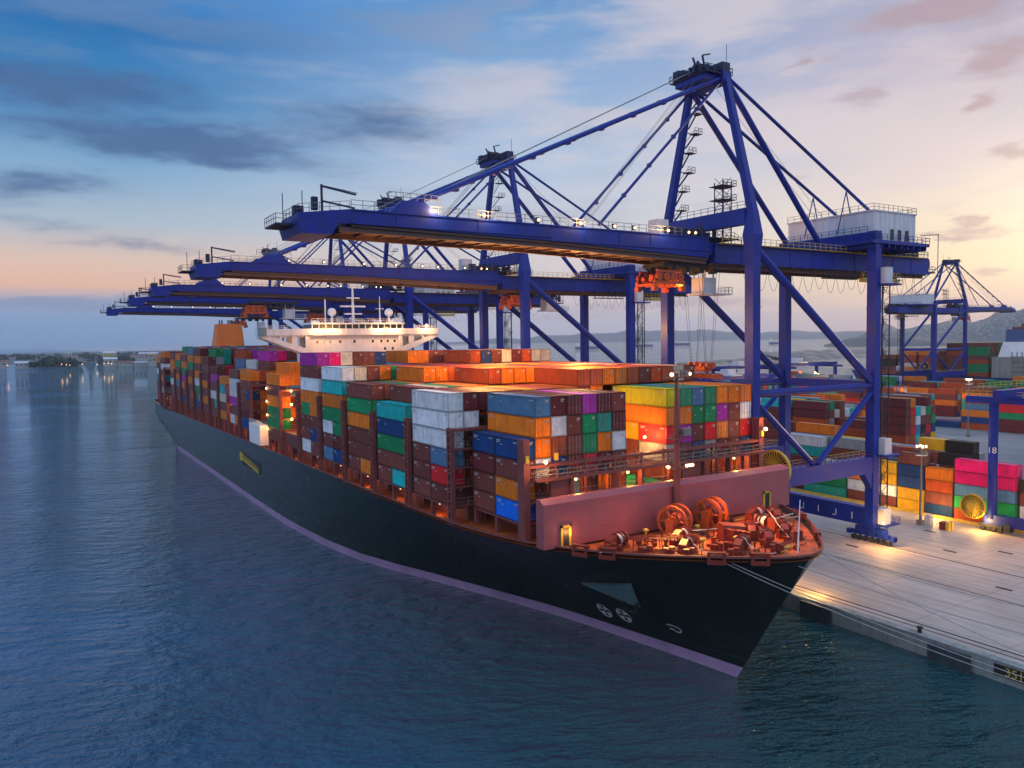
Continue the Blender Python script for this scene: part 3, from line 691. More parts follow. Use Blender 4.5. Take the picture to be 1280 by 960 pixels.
mb = MB(); mb.box((60.6,195.0,43.9),(85.6,204,45.0)); mb.box((60.2,194.6,46.35),(86.0,204.4,46.75))
for k in range(15): mb.box((60.6+k*1.785-.09,195.0,45.0),(60.6+k*1.785+.09,195.2,46.35))
wh = part(mb, 'wheelhouse', M['white'], ship)
mb = MB(); mb.box((60.9,195.2,45.0),(85.3,203.8,46.35)); mb.build('wheelhouse_window', M['glass'], wh)
mb = MB(); mb.tube((73,199,46.7),(73,199,57.5),.45,8,.2); mb.beam((69.5,199,51.2),(76.5,199,51.2),.4); mb.beam((70.6,199,49.2),(75.4,199,49.2),.8,.3); mb.tube((65.4,199,46.7),(65.4,199,53),.18,6); mb.tube((80.6,199,46.7),(80.6,199,54),.22,6,.08)
mb.beam((79.4,199,50.6),(81.8,199,50.6),.15); mb.beam((71.2,198.6,53.4),(74.8,198.6,53.4),.3)
part(mb, 'signal_mast', M['white'], ship)
for x in (67.2,83.2):
    mb = MB(); mb.tube((x,199,46.7),(x,199,48.6),.3,8); mb.ball((x,199,49.6),1.15,14,9); part(mb, 'radar_dome', M['white'], ship)
mb = MB(); mb.rail([(60.4,194.8,46.75),(85.8,194.8,46.75)],1.0,1.6,.04); mb.rail([(47.5,193.4,45.2),(54,193.4,45.2)],.8,1.5,.04); mb.rail([(88,193.4,45.2),(95.2,193.4,45.2)],.8,1.5,.04); part(mb, 'bridge_railing', M['white'], ship)
mb = MB(); mb.box((47.2,193,43.4),(48.6,196,45.5)); part(mb, 'wing_console', M['anchor'], ship)
for x in (61.2,65.4,78.0,82.4,91.6):
    mb = MB(); mb.ball((x,192.8,44.7 if x<90 else 45.9),.45); part(mb, 'bridge_floodlight', M['lampglow'], ship)
    lamp('bridge_floodlight_light', (x,191.5,45.2), 750, (1,.5,.2), .4, ship)
# funnel
mb = MB(); mb.hexa([(66.0,346,15),(77.6,346,15),(77.6,356,15),(66.0,356,15)], [(66.0,346,41),(77.6,346,41),(77.6,356,41),(66.0,356,41)]); mb.hexa([(66.0,346,41),(77.6,346,41),(77.6,356,41),(66.0,356,41)], [(67.3,347,50.3),(77.0,347,50.3),(77.0,355,50.3),(67.3,355,50.3)])
fun = part(mb, 'funnel', M['funnel'], ship, 'tapered orange funnel rising above the aft stacks')
for x in (68.4,69.4,71.9,72.7,73.4,75.2,76.2):
    mb = MB(); mb.tube((x,350,50.2),(x,350,52.0),.28,8); mb.build('exhaust_pipe', M['dark'], fun)

# ------------------------------------------------------------------ shipping containers
def corrugated(mb, p0, du, dv, nrm, pitch, depth, L, Hh, mi=0):
    """corrugated panel: starts at p0, runs L along du, Hh along dv, waves towards -nrm"""
    n = max(3, int(L/pitch)); st = L/n; us = []; 
    for k in range(n):
        us += [(k*st, 0), (k*st+st*.34, 0), (k*st+st*.5, depth), (k*st+st*.84, depth)]
    us.append((L,0)); p0 = Vector(p0); du = Vector(du); dv = Vector(dv); nrm = Vector(nrm); vs = []
    for u, d in us: vs += [p0+du*u-nrm*d, p0+du*u-nrm*d+dv*Hh]
    fs = [(2*i,2*i+2,2*i+3,2*i+1) for i in range(len(us)-1)]
    if du.cross(dv).dot(nrm) < 0: fs = [f[::-1] for f in fs]
    mb.add(vs, fs, mi)
def container_body(L):
    mb = MB(); w = CW/2; l = L/2; h = CH-.02; e = .10
    corrugated(mb, (-w+.03,-l+e,.16), (0,1,0), (0,0,1), (-1,0,0), .36, .06, L-2*e, h-.28)
    corrugated(mb, (w-.03,-l+e,.16), (0,1,0), (0,0,1), (1,0,0), .36, .06, L-2*e, h-.28)
    corrugated(mb, (-w+e,-l+.03,.16), (1,0,0), (0,0,1), (0,-1,0), .30, .06, CW-2*e, h-.28)
    corrugated(mb, (-w+.05,-l+e,h-.03), (0,1,0), (1,0,0), (0,0,1), .5, .03, L-2*e, CW-.1)
    for (y, z, ln) in ((l-1.5,h-.5,1.1),(l-1.2,h-.72,.8),(-l+.5,h-.5,.9),(l*.35,h*.62,.5)):
        mb.add([(-w-.006,y,z),(-w-.006,y+ln,z),(-w-.006,y+ln,z+.13),(-w-.006,y,z+.13)], [(3,2,1,0)], 1)
    for (x, z, ln) in ((.35,h-.52,.55),(.35,h-.74,.4),(-.75,h*.45,.22)):
        mb.add([(x,-l-.006,z),(x+ln,-l-.006,z),(x+ln,-l-.006,z+.12),(x,-l-.006,z+.12)], [(0,1,2,3)], 1)
    mb.add([(-w+e,l-.05,.12),(w-e,l-.05,.12),(w-e,l-.05,h-.12),(-w+e,l-.05,h-.12)], [(0,3,2,1)])
    mb.add([(-w+.04,-l+.06,.05),(w-.04,-l+.06,.05),(w-.04,l-.06,.05),(-w+.04,l-.06,.05)], [(0,3,2,1)])
    return mb
def container_frame(L, mb=None):
    mb = mb or MB(); w = CW/2; l = L/2; h = CH-.02; e = .12
    for sx in (-1,1):
        for sy in (-1,1):
            x0, x1 = sorted((sx*w, sx*(w-e))); y0, y1 = sorted((sy*l, sy*(l-e)))
            mb.box((x0,y0,.14),(x1,y1,h-.12))
            cx0, cx1 = sorted((sx*(w+.008), sx*(w-.19))); cy0, cy1 = sorted((sy*(l+.008), sy*(l-.2)))
            mb.box((cx0,cy0,0),(cx1,cy1,.13)); mb.box((cx0,cy0,h-.13),(cx1,cy1,h+.008))
        x0, x1 = sorted((sx*w, sx*(w-.07)))
        mb.box((x0,-l+.2,0.02),(x1,l-.2,.16)); mb.box((x0,-l+.2,h-.12),(x1,l-.2,h))
    for sy in (-1,1):
        y0, y1 = sorted((sy*l, sy*(l-.07)))
        mb.box((-w+.19,y0,.02),(w-.19,y1,.16)); mb.box((-w+.19,y0,h-.12),(w-.19,y1,h))
    return mb
def as_mesh(mb, name):
    me = bpy.data.meshes.new(name); me.from_pydata(mb.v, [], mb.f); me.materials.append(None); me.materials.append(M['idmark']); me.polygons.foreach_set('material_index', mb.m); me.update(); return me
MESH = {}
for nm, Lc in (('forty',CL),('twenty',CL/2-.06)):
    MESH[nm,'body'] = as_mesh(container_body(Lc), 'container_body_'+nm)
    MESH[nm,'frame'] = as_mesh(container_frame(Lc), 'container_frame_'+nm)
    b = container_body(Lc); container_frame(Lc, b); MESH[nm,'full'] = as_mesh(b, 'container_'+nm)
    d = MB(); y = Lc/2
    for s in (-1,1):
        x0, x1 = sorted((s*.02, s*(CW/2-.13)))
        d2 = MB(); d2.box((x0,y-.045,.17),(x1,y-.005,CH-.16)); MESH[nm,'door',s] = as_mesh(d2, 'container_door')
        d3 = MB()
        for xx in (.3,.85): d3.tube((s*xx,y+.02,.1),(s*xx,y+.02,CH-.08),.035,6); d3.box((s*xx-.12,y-.01,.9),(s*xx+.12,y+.04,1.0))
        MESH[nm,'bar',s] = as_mesh(d3, 'locking_bars')
def slot(o, mat):
    o.material_slots[0].link = 'OBJECT'; o.material_slots[0].material = mat
def make_container(key, half_, loc, label, group, near, doors=False, rz=0):
    nm = 'twenty' if half_ else 'forty'
    o = bpy.data.objects.new('shipping_container', MESH[nm, 'body' if near else 'full']); COL.objects.link(o)
    slot(o, CM[key]); o.location = loc; o.rotation_euler = (0,0,rz)
    tag(o, label, 'container', group)
    if near:
        f = bpy.data.objects.new('frame', MESH[nm,'frame']); COL.objects.link(f); slot(f, CF[key]); f.parent = o
    if doors:
        for s in (-1,1):
            d = bpy.data.objects.new('door', MESH[nm,'door',s]); COL.objects.link(d); slot(d, CM[key]); d.parent = o
            b = bpy.data.objects.new('locking_bar', MESH[nm,'bar',s]); COL.objects.link(b); slot(b, M['steel']); b.parent = d
    return o
FAR = MB()
def far_container(key, half_, loc):
    l = (CL/2-.06 if half_ else CL)/2-.02; w = CW/2-.02; x, y, z = loc
    FAR.box((x-w,y-l,z+.03),(x+w,y+l,z+CH-.04), KEYS.index(key))

rng = random.Random(11)
WEI = 'BBBBBBBBMMMMOOOOOORRRNNSSWCGGTDPVAEUB'
rc = lambda: rng.choice(WEI)
# height of every row in every bay (row 0 is the outermost on the water side)
NT = {}
def fill(i, spec):
    row = []
    for n, c in spec: row += [n]*c
    NT[i] = (row+[row[-1]]*19)[:19]
fill(0, [(0,1),(4,1),(6,6),(1,3),(6,7),(0,1)])
fill(1, [(6,9),(7,10)]); fill(2, [(5,1),(6,5),(7,13)]); fill(3, [(6,4),(7,15)]); fill(4, [(7,11),(8,8)]); fill(5, [(8,6),(7,2),(8,11)])
fill(6, [(1,3),(7,4),(6,2),(7,10)]); fill(7, [(6,1),(7,18)]); fill(9, [(6,2),(8,17)]); fill(10, [(6,2),(7,2),(8,15)]); fill(11, [(5,2),(8,17)])
fill(12, [(6,3),(8,16)]); fill(13, [(7,1),(8,18)]); fill(14, [(8,19)]); fill(15, [(7,2),(8,17)]); fill(16, [(7,1),(8,18)]); fill(17, [(7,3),(8,16)])
fill(18, [(7,2),(8,17)]); fill(20, [(7,19)]); fill(21, [(6,2),(7,17)])
COLS = {}
def column(i, r, top_down):
    for k, c in enumerate(top_down): COLS[i, r, NT[i][r]-1-k] = c
def front(i, r0, k, s):
    for j, c in enumerate(s): COLS[i, r0+j, NT[i][r0+j]-1-k] = c
# (rear colour, front colour) marks two twenty-foot boxes end to end
column(0,1,['NN','MB','BO','BU'])
for k, s in enumerate(['SMMVMB','OWBGEM','ORBGOW','WNMDMB','BRSBOB','ABTMRN']): front(0,2,k,s)
for k, s in enumerate(['LGSGOOO','OOGGVBW','DVBDOBD','ABNAMBN','BOTBMOB','ABBMRBN']): front(0,11,k,s)
COLS[0,11,3] = 'YD'; COLS[0,11,2] = 'BA'
for r in (8,9,10): COLS[0,r,0] = 'G'
column(1,0,['W','W','W','BS','BD','BB'])
for k, s in enumerate(['MMORYRRO','WBBRMBBR','DBMNBRBO']): front(1,1,k,s)
front(1,9,0,'RROORBRRCB'); front(1,9,1,'BOBRBRBNOB')
column(2,0,['T','N','G','B','BT']); column(2,1,['B','B','W','O','B','B']); front(2,2,0,'CGOO'); front(2,6,0,'ROOORBRROBCRB')
column(3,0,['B','G','O','B','B','BO']); front(3,1,0,'BGO'); front(3,4,0,'OORDOROBRYORROB')
column(4,0,['W','T','O','G','WG','BM','SN']); front(4,1,0,'CBOGPBMRDRRNB')
column(5,0,['V','B','W','O','GO','BB','BN','WB']); front(5,1,0,'PCBBN'); front(5,6,0,'SS'); front(5,8,0,'OOBBPGCAOB')
column(6,3,['B','O','D','B','G','O','B','M']); front(6,4,0,'ROY')
column(7,0,['O','B','O','G','G','B']); front(7,1,0,'OOB'); 
column(9,0,['O','B','BN','B','M','N']); column(9,2,['V','B','O','B']); front(9,3,0,'PBRBOMBNANBRDR')
column(10,0,['B','W','W','V','B','WO']); front(10,2,0,'WBMRO')
column(12,0,['B','V','B','W','BT','B']); front(12,1,0,'DB')
column(13,0,['B','B','M','O','B','O','B']); column(14,0,['M','O','B','O','W','G','BT','N']); column(15,0,['O','G','B','O','B','BO','B'])
column(16,0,['B','O','G','V','OB','B','N']); column(17,0,['O','G','B','O','S','B','B']); column(18,0,['B','O','O','B','W','BS','B']); column(20,0,['O','B','W','B','OT','B','A']); column(21,0,['O','B','W','S','B','B'])
BAYNAME = {0:'foremost bay behind the bow'}
bays = sorted(NT)
EYE = Vector((0,0,41.6))
cand = []
for bi, i in enumerate(bays):
    nxt = NT.get(i-1)
    rows = [r for r in range(19) if NT[i][r] > 0]
    for r in rows:
        for t in range(NT[i][r]):
            code = COLS.get((i,r,t)) or (rc() if rng.random() < .8 else rc()+rc())
            top = t == NT[i][r]-1
            lef = r == 0 or NT[i][r-1] <= t
            frn = nxt is None or nxt[r] <= t
            rig = r == 18 or NT[i][r+1] <= t
            if not (top or lef or frn or rig): continue
            z = baseZ(i)+t*CH; y0 = YF(i); x = RX(r)
            d = (Vector((x,y0+6,z+1.3))-EYE); dist2 = d.length_squared
            dn = d.normalized()
            A = 0
            if lef: A += CH*CL*abs(dn.x)*(1 if r == 0 or NT[i][r-1] < t else .8)
            if frn: A += CH*CW*abs(dn.y)
            if top: A += CW*CL*abs(dn.z)*.8
            if top and nxt and nxt[r] > t+1: A *= .2
            A /= dist2
            if i in (6,11) and not frn: A *= .6
            cand.append((A, i, r, t, code, (x,y0,z), bi))
cand.sort(key=lambda c: -c[0])
N_SHIP = 236
for idx, (A, i, r, t, code, (x,y0,z), bi) in enumerate(cand):
    rows = [q for q in range(19) if NT[i][q] > 0]
    ri = rows.index(r)+1; tier = NT[i][r]-t
    boxes = [(code, False, y0+CL/2)] if len(code) == 1 else [(code[1], True, y0+CL/4-.02), (code[0], True, y0+CL*.75+.02)]
    for (k, hf, yc) in boxes:
        jx = rng.uniform(-.015,.015); jy = rng.uniform(-.03,.03)
        if idx < N_SHIP*.9:
            tn = 'top' if tier == 1 else ORD[tier]+' from top'
            rn = 'waterside row' if ri == 1 else ORD[ri]+' row from water'
            bn = ORD[bi+1]+' bay from bow'
            hn = '' if not hf else ('short ' if yc < y0+6 else 'aft short ')
            make_container(k, hf, (x+jx,yc+jy,z), f'{hn}{PAL[k][0]} container, {tn}, {rn}, {bn}', 'containers stacked on the ship', i <= 4, *((True, math.pi) if i <= 1 and rng.random() < .3 and r > 2 else (False, 0)))
        else: far_container(k, hf, (x+jx,yc+jy,z))

# ------------------------------------------------------------------ ship lamps
def bulb(loc, r=.2, mat='lampglow', parent=None, name='deck_lamp'):
    mb = MB(); mb.ball(loc, r, 8, 5); return part(mb, name, M[mat], parent)
for (i, x) in ((7,50.3),(8,48.6),(11,48.9),(6,56.0)):
    y = YF(i)-.6 if i != 8 else YF(8)+.2
    for z in ((20.6,24.0,27.4,30.6) if i != 6 else (22,27)):
        bulb((x,y-.9,z), .34, 'lampglow2', ship); lamp('gap_light', (x-.5,y-1.9,z), 380, AMBER, .3, ship)
for i in range(1, NB):                         # warm lamps along the side passage
    if i in (8,): continue
    y = YF(i)+6; bulb((49.6,y,17.9), .16, 'lampglow2', ship); lamp('passage_light', (49.0,y,17.5), 110, AMBER, .2, ship)
for (x,y,z,p) in ((57.5,78.1,23.7,520),(66,78.1,23.7,520),(73,78.1,23.7,700),(86,78.1,23.7,700)):
    bulb((x,y+.3,z+.3), .2, 'lampglow2', ship); lamp('cross_deck_light', (x,y-.2,z), p*.8, AMBER, .3, ship)
def spot(name, loc, target, power, color, ang, parent):
    l = bpy.data.lights.new(name, 'SPOT'); l.energy = power; l.color = color; l.spot_size = R_(ang); l.spot_blend = .6; l.shadow_soft_size = .3
    o = bpy.data.objects.new(name, l); COL.objects.link(o); o.parent = parent; o.location = Vector(loc)-Vector(parent.location)
    o.rotation_euler = (Vector(target)-Vector(loc)).to_track_quat('-Z','Y').to_euler(); return o
for (x,y,z,tx,ty,p) in ((69.0,72.6,27,65.5,65.5,16000),(72.2,72.6,27,76,64.5,16000),(69.6,72.4,26,58.5,69,7000),(72.0,72.5,26,84,67,8000)): spot('foremast_floodlight', (x,y,z), (tx,ty,17.3), p, AMBER, 62, ship)
for (x,y,z,p) in ((63.5,66.5,19.6,120),(74,65.5,19.8,160)): lamp('forecastle_light', (x,y,z), p, AMBER, .4, ship)
for (x,y,z,p) in ((53.2,75.8,18.6,160),): lamp('doorway_light', (x,y-1.9,z), p, AMBER, .2, ship)
for (x,y,z,p) in ((70.6,86.0,25.0,1300),(73.9,84,27.4,1000),(70.2,90,30,900)):
    bulb((x,y,z), .22, 'lampglow2', ship); lamp('hold_light', (x,y-.4,z+.2), p, AMBER, .4, ship)
bulb((52.0,77.0,26.8),.25,'lampglow2',ship); lamp('lashing_light', (52.3,76.6,26.6), 700, AMBER, .3, ship)
bulb((92.3,78,27.8),.3,'lampglow2',ship); lamp('lashing_light', (92.3,77.5,27.8), 900, AMBER, .3, ship)
# warm point lights, no fixtures, added over the forward container tops
for (x,y,z,p) in ((78,104,42,11000),(88,120,43,11000),(66,118,42.5,8000),(82,140,44,9000),(60,104,42,3600)): lamp('cargo_top_light', (x,y,z), p, (1,.47,.14), .6, ship)

# ------------------------------------------------------------------ quay, yard ground, shores
QZ = 2.4; QX = 96.4
def ground_material(name, c1, c2, scale, rough=.85, lines=False, bump=.2, joints=0):
    m, nt, b = mat_new(name); N = nt.nodes; L = nt.links
    tc = N.new('ShaderNodeTexCoord'); n1 = N.new('ShaderNodeTexNoise'); n1.inputs['Scale'].default_value = scale; n1.inputs['Detail'].default_value = 8; n1.inputs['Roughness'].default_value = .65
    L.new(tc.outputs['Object'], n1.inputs['Vector'])
    mp = N.new('ShaderNodeMapping'); mp.inputs['Scale'].default_value = (1.4,.07,1); L.new(tc.outputs['Object'], mp.inputs['Vector'])
    n2 = N.new('ShaderNodeTexNoise'); n2.inputs['Scale'].default_value = .8; n2.inputs['Detail'].default_value = 6; L.new(mp.outputs[0], n2.inputs['Vector'])
    mix = N.new('ShaderNodeMixRGB'); mix.inputs[1].default_value = (*c1,1); mix.inputs[2].default_value = (*c2,1)
    r = N.new('ShaderNodeMapRange'); r.inputs[1].default_value = .32; r.inputs[2].default_value = .68; L.new(n1.outputs['Fac'], r.inputs[0]); L.new(r.outputs[0], mix.inputs[0])
    mix2 = N.new('ShaderNodeMixRGB'); mix2.blend_type = 'MULTIPLY'; mix2.inputs[0].default_value = .6 if lines else .25
    r2 = N.new('ShaderNodeMapRange'); r2.inputs[1].default_value = .3; r2.inputs[2].default_value = .62; r2.inputs[3].default_value = .55; r2.inputs[4].default_value = 1.05
    L.new(n2.outputs['Fac'], r2.inputs[0]); L.new(mix.outputs[0], mix2.inputs[1]); L.new(r2.outputs[0], mix2.inputs[2])
    last = mix2.outputs[0]
    if joints:
        bk = N.new('ShaderNodeTexBrick'); bk.inputs['Scale'].default_value = 1; bk.offset = 0; bk.inputs['Brick Width'].default_value = joints; bk.inputs['Row Height'].default_value = joints
        bk.inputs['Mortar Size'].default_value = .05; bk.inputs['Color1'].default_value = bk.inputs['Color2'].default_value = (1,1,1,1); bk.inputs['Mortar'].default_value = (.55,.52,.5,1)
        L.new(tc.outputs['Object'], bk.inputs['Vector']); mj = N.new('ShaderNodeMixRGB'); mj.blend_type = 'MULTIPLY'; mj.inputs[0].default_value = 1
        L.new(last, mj.inputs[1]); L.new(bk.outputs['Color'], mj.inputs[2]); last = mj.outputs[0]
    L.new(last, b.inputs['Base Color']); b.inputs['Roughness'].default_value = rough
    bp = N.new('ShaderNodeBump'); bp.inputs['Strength'].default_value = bump; bp.inputs['Distance'].default_value = .1; L.new(n1.outputs['Fac'], bp.inputs['Height']); L.new(bp.outputs[0], b.inputs['Normal'])
    return m
M['apron'] = ground_material('quay_concrete', (.38,.30,.26), (.53,.425,.37), .09, .65, True, joints=12)
M['yard'] = ground_material('yard_asphalt', (.16,.15,.15), (.24,.22,.215), .06, .8)
M['spit'] = ground_material('rubble_land', (.16,.12,.10), (.28,.22,.19), .03, .95)
M['shore'] = ground_material('shore_land', (.05,.06,.045), (.12,.11,.09), .012, .95)
mb = MB(); mb.box((QX,-300,-8),(163.0,640,QZ)); q = tag(mb.build('quay', [M['apron'],M['concrete']]), 'concrete quay apron', kind='structure')
q.data.polygons[5].material_index = 1
for p in q.data.polygons:
    if abs(p.normal.z) < .5: p.material_index = 1
mb = MB(); mb.prism([(163.0,-300),(489,-300),(489,430),(400,520),(163.0,640)], 2, -8, QZ-.02); tag(mb.build('yard_ground', M['yard']), 'grey container yard ground', kind='structure')
mb = MB()
for x in (100.44,133.2):
    mb.box((x-.16,-300,QZ+.004),(x+.16,630,QZ+.012)); mb.box((x-.05,-300,QZ+.012),(x+.05,630,QZ+.05))
mb.box((119.1,-300,QZ+.004),(119.4,630,QZ+.012)); mb.box((99.0,-300,QZ+.004),(99.25,630,QZ+.012))
tag(mb.build('crane_rail_track', M['tyre']), 'dark steel crane rails let into the quay', 'rail track')
mb = MB(); mb.box((QX-.02,-300,QZ-.0),(QX+1.3,639,QZ+.10)); tag(mb.build('quay_kerb', M['concrete']), 'low concrete kerb along the edge of the quay', kind='structure')
mb = MB(); mb.box((162.2,40,QZ),(162.7,140,QZ+.55)); tag(mb.build('yellow_barrier', M['kerb']), 'low yellow painted barrier in front of the container yard', 'barrier')
# paint flecks along the rails: short slanting hatch strokes
mb = MB(); rng = random.Random(5)
for (x0, w_) in ((101.3,1.2),(120.0,1.0)):
    for k in range(90):
        y = 5+k*1.05
        if rng.random() < .75: mb.add([(x0,y,QZ+.004),(x0+.13,y,QZ+.004),(x0+w_+.13,y+.8,QZ+.004),(x0+w_,y+.8,QZ+.004)], [(0,1,2,3)])
M['hatch'] = paint('worn_hatch_paint', (.45,.38,.24), .8, var=.3, dirt=.6)
tag(mb.build('road_marking', M['hatch']), 'worn slanting hatch strokes beside the crane rails', kind='structure')
mb = MB()
for (x,y) in ((128,88),(139,76),(146,70),(125,60),(150,86),(142,58)): mb.box((x-.4,y-1.2,QZ+.004),(x+.4,y+1.2,QZ+.014))
tag(mb.build('drain_covers', M['tyre']), 'dark drain covers set in the apron', kind='structure')
FEN = [('dark rubber panel fender on the quay face close to the number board', 52.2), ('dark rubber panel fender on the quay wall close under the bow', 71.5)]
for lab, y in FEN+[('dark rubber panel fender on the quay wall behind the ship', 92.0)]:
    e = empty('quay_fender', (QX, y, 1.0), lab, 'fender', 'fenders along the quay wall')
    mb = MB(); mb.box((QX-1.0,y-2.6,-1.2),(QX-.6,y+2.6,2.3)); part(mb, 'face_panel', M['fender'], e)
    for dy in (-1.5,1.5):
        mb = MB(); mb.tube((QX-.6,y+dy,.7),(QX,y+dy,.7),.65,12); part(mb, 'rubber_cone', M['tyre'], e)
def text_mesh(s, size, mat, name, M4, parent=None, depth=.02):
    c = bpy.data.curves.new(name, 'FONT'); c.body = s; c.size = size; c.extrude = depth; c.align_x = 'CENTER'; c.align_y = 'CENTER'
    o = bpy.data.objects.new(name, c); dg = bpy.context.evaluated_depsgraph_get(); COL.objects.link(o); dg.update()
    me = bpy.data.meshes.new_from_object(o.evaluated_get(bpy.context.evaluated_depsgraph_get())); COL.objects.unlink(o); bpy.data.objects.remove(o)
    ob = bpy.data.objects.new(name, me); me.materials.clear(); me.materials.append(mat); COL.objects.link(ob); ob.matrix_world = M4
    if parent is not None: ob.parent = parent; ob.matrix_basis = Matrix.Translation(-Vector(parent.location)) @ M4
    return ob
FACE_MX = Matrix(((0,0,-1,0),(-1,0,0,0),(0,1,0,0),(0,0,0,1)))      # text plane facing -X
e = empty('berth_number_sign', (QX,45.2,1.4), 'dark board with yellow number 351 on the quay face', 'sign')
mb = MB(); mb.box((QX-.08,42.9,.75),(QX-.01,47.2,2.1)); part(mb, 'board', M['tyre'], e)
text_mesh('351', 1.45, M['yrail'], 'number', Matrix.Translation((QX-.10,44.9,1.40)) @ FACE_MX, e)
# mooring bollards on the quay
for k, y in enumerate((12.0,34.5,57.0,79.5)):
    mb = MB(); z = QZ+.1; mb.tube((97.4,y,z),(97.4,y,z+.55),.30,12,.22); mb.tube((97.4,y,z+.55),(97.4,y,z+.75),.38,12)
    tag(mb.build('mooring_bollard', M['tyre']), f'squat black mooring bollard on the quay edge, {["nearest the camera","second from the camera","third from the camera","beside the bow"][k]}', 'bollard', 'bollards along the quay edge')
def sag(a, b, s, n=24):
    a = Vector(a); b = Vector(b); return [a+(b-a)*(k/n)-Vector((0,0,s*4*(k/n)*(1-k/n))) for k in range(n+1)]
for lab, a, b, s in (('pale mooring rope from the lower bow fairlead to the quay edge', (63.8,59.3,16.7), (97.4,12,3.2), 2.4), ('second mooring rope lying just above the first from the bow', (64.4,59.0,16.7), (97.4,8,3.2), 2.0),
                     ('mooring rope leading from the bow tip fairlead across the apron', (69.0,56.4,17.0), (122,14,2.6), 2.4), ('mooring rope running highest from the bow tip over the quay', (74.2,56.2,17.3), (140,18,2.6), 2.8), ('slack mooring rope crossing the others above the apron', (75.2,57.0,17.3), (97.6,34.4,3.2), 1.2)):
    mb = MB(); mb.path(sag(a,b,s), .042, 5); tag(mb.build('mooring_rope', M['line']), lab, 'rope', 'mooring ropes from the bow')

# ------------------------------------------------------------------ ship-to-shore cranes
GAUGE = 32.76
def zigzag(mb, x, y, z0, z1, dx, dy, rise=3.0, w=.7):
    """flights of stairs with landings, flights alternate along (dx,dy)"""
    n = int((z1-z0)/rise); a = Vector((x,y,z0)); d = Vector((dx,dy,0))
    for k in range(n):
        p = Vector((x,y,z0+k*rise)); q = p+d+Vector((0,0,rise))
        if k % 2: p, q = Vector((x+dx,y+dy,z0+k*rise)), Vector((x,y,z0+(k+1)*rise))
        nrm = Vector((-d.y,d.x,0)).normalized()*(w*.5)
        for s in (-1,1):
            mb.beam(p+nrm*s, q+nrm*s, .10); mb.beam(p+nrm*s+Vector((0,0,1)), q+nrm*s+Vector((0,0,1)), .06)
        for j in range(7): c = p+(q-p)*(j/7); mb.beam(c-nrm, c+nrm, .2, .05)
        e = q; mb.box((e.x-.7,e.y-.6,e.z-.06),(e.x+.7,e.y+.6,e.z)); mb.rail([(e.x-.7,e.y-.6,e.z),(e.x+.7,e.y-.6,e.z),(e.x+.7,e.y+.6,e.z)],1.0,.7,.03)
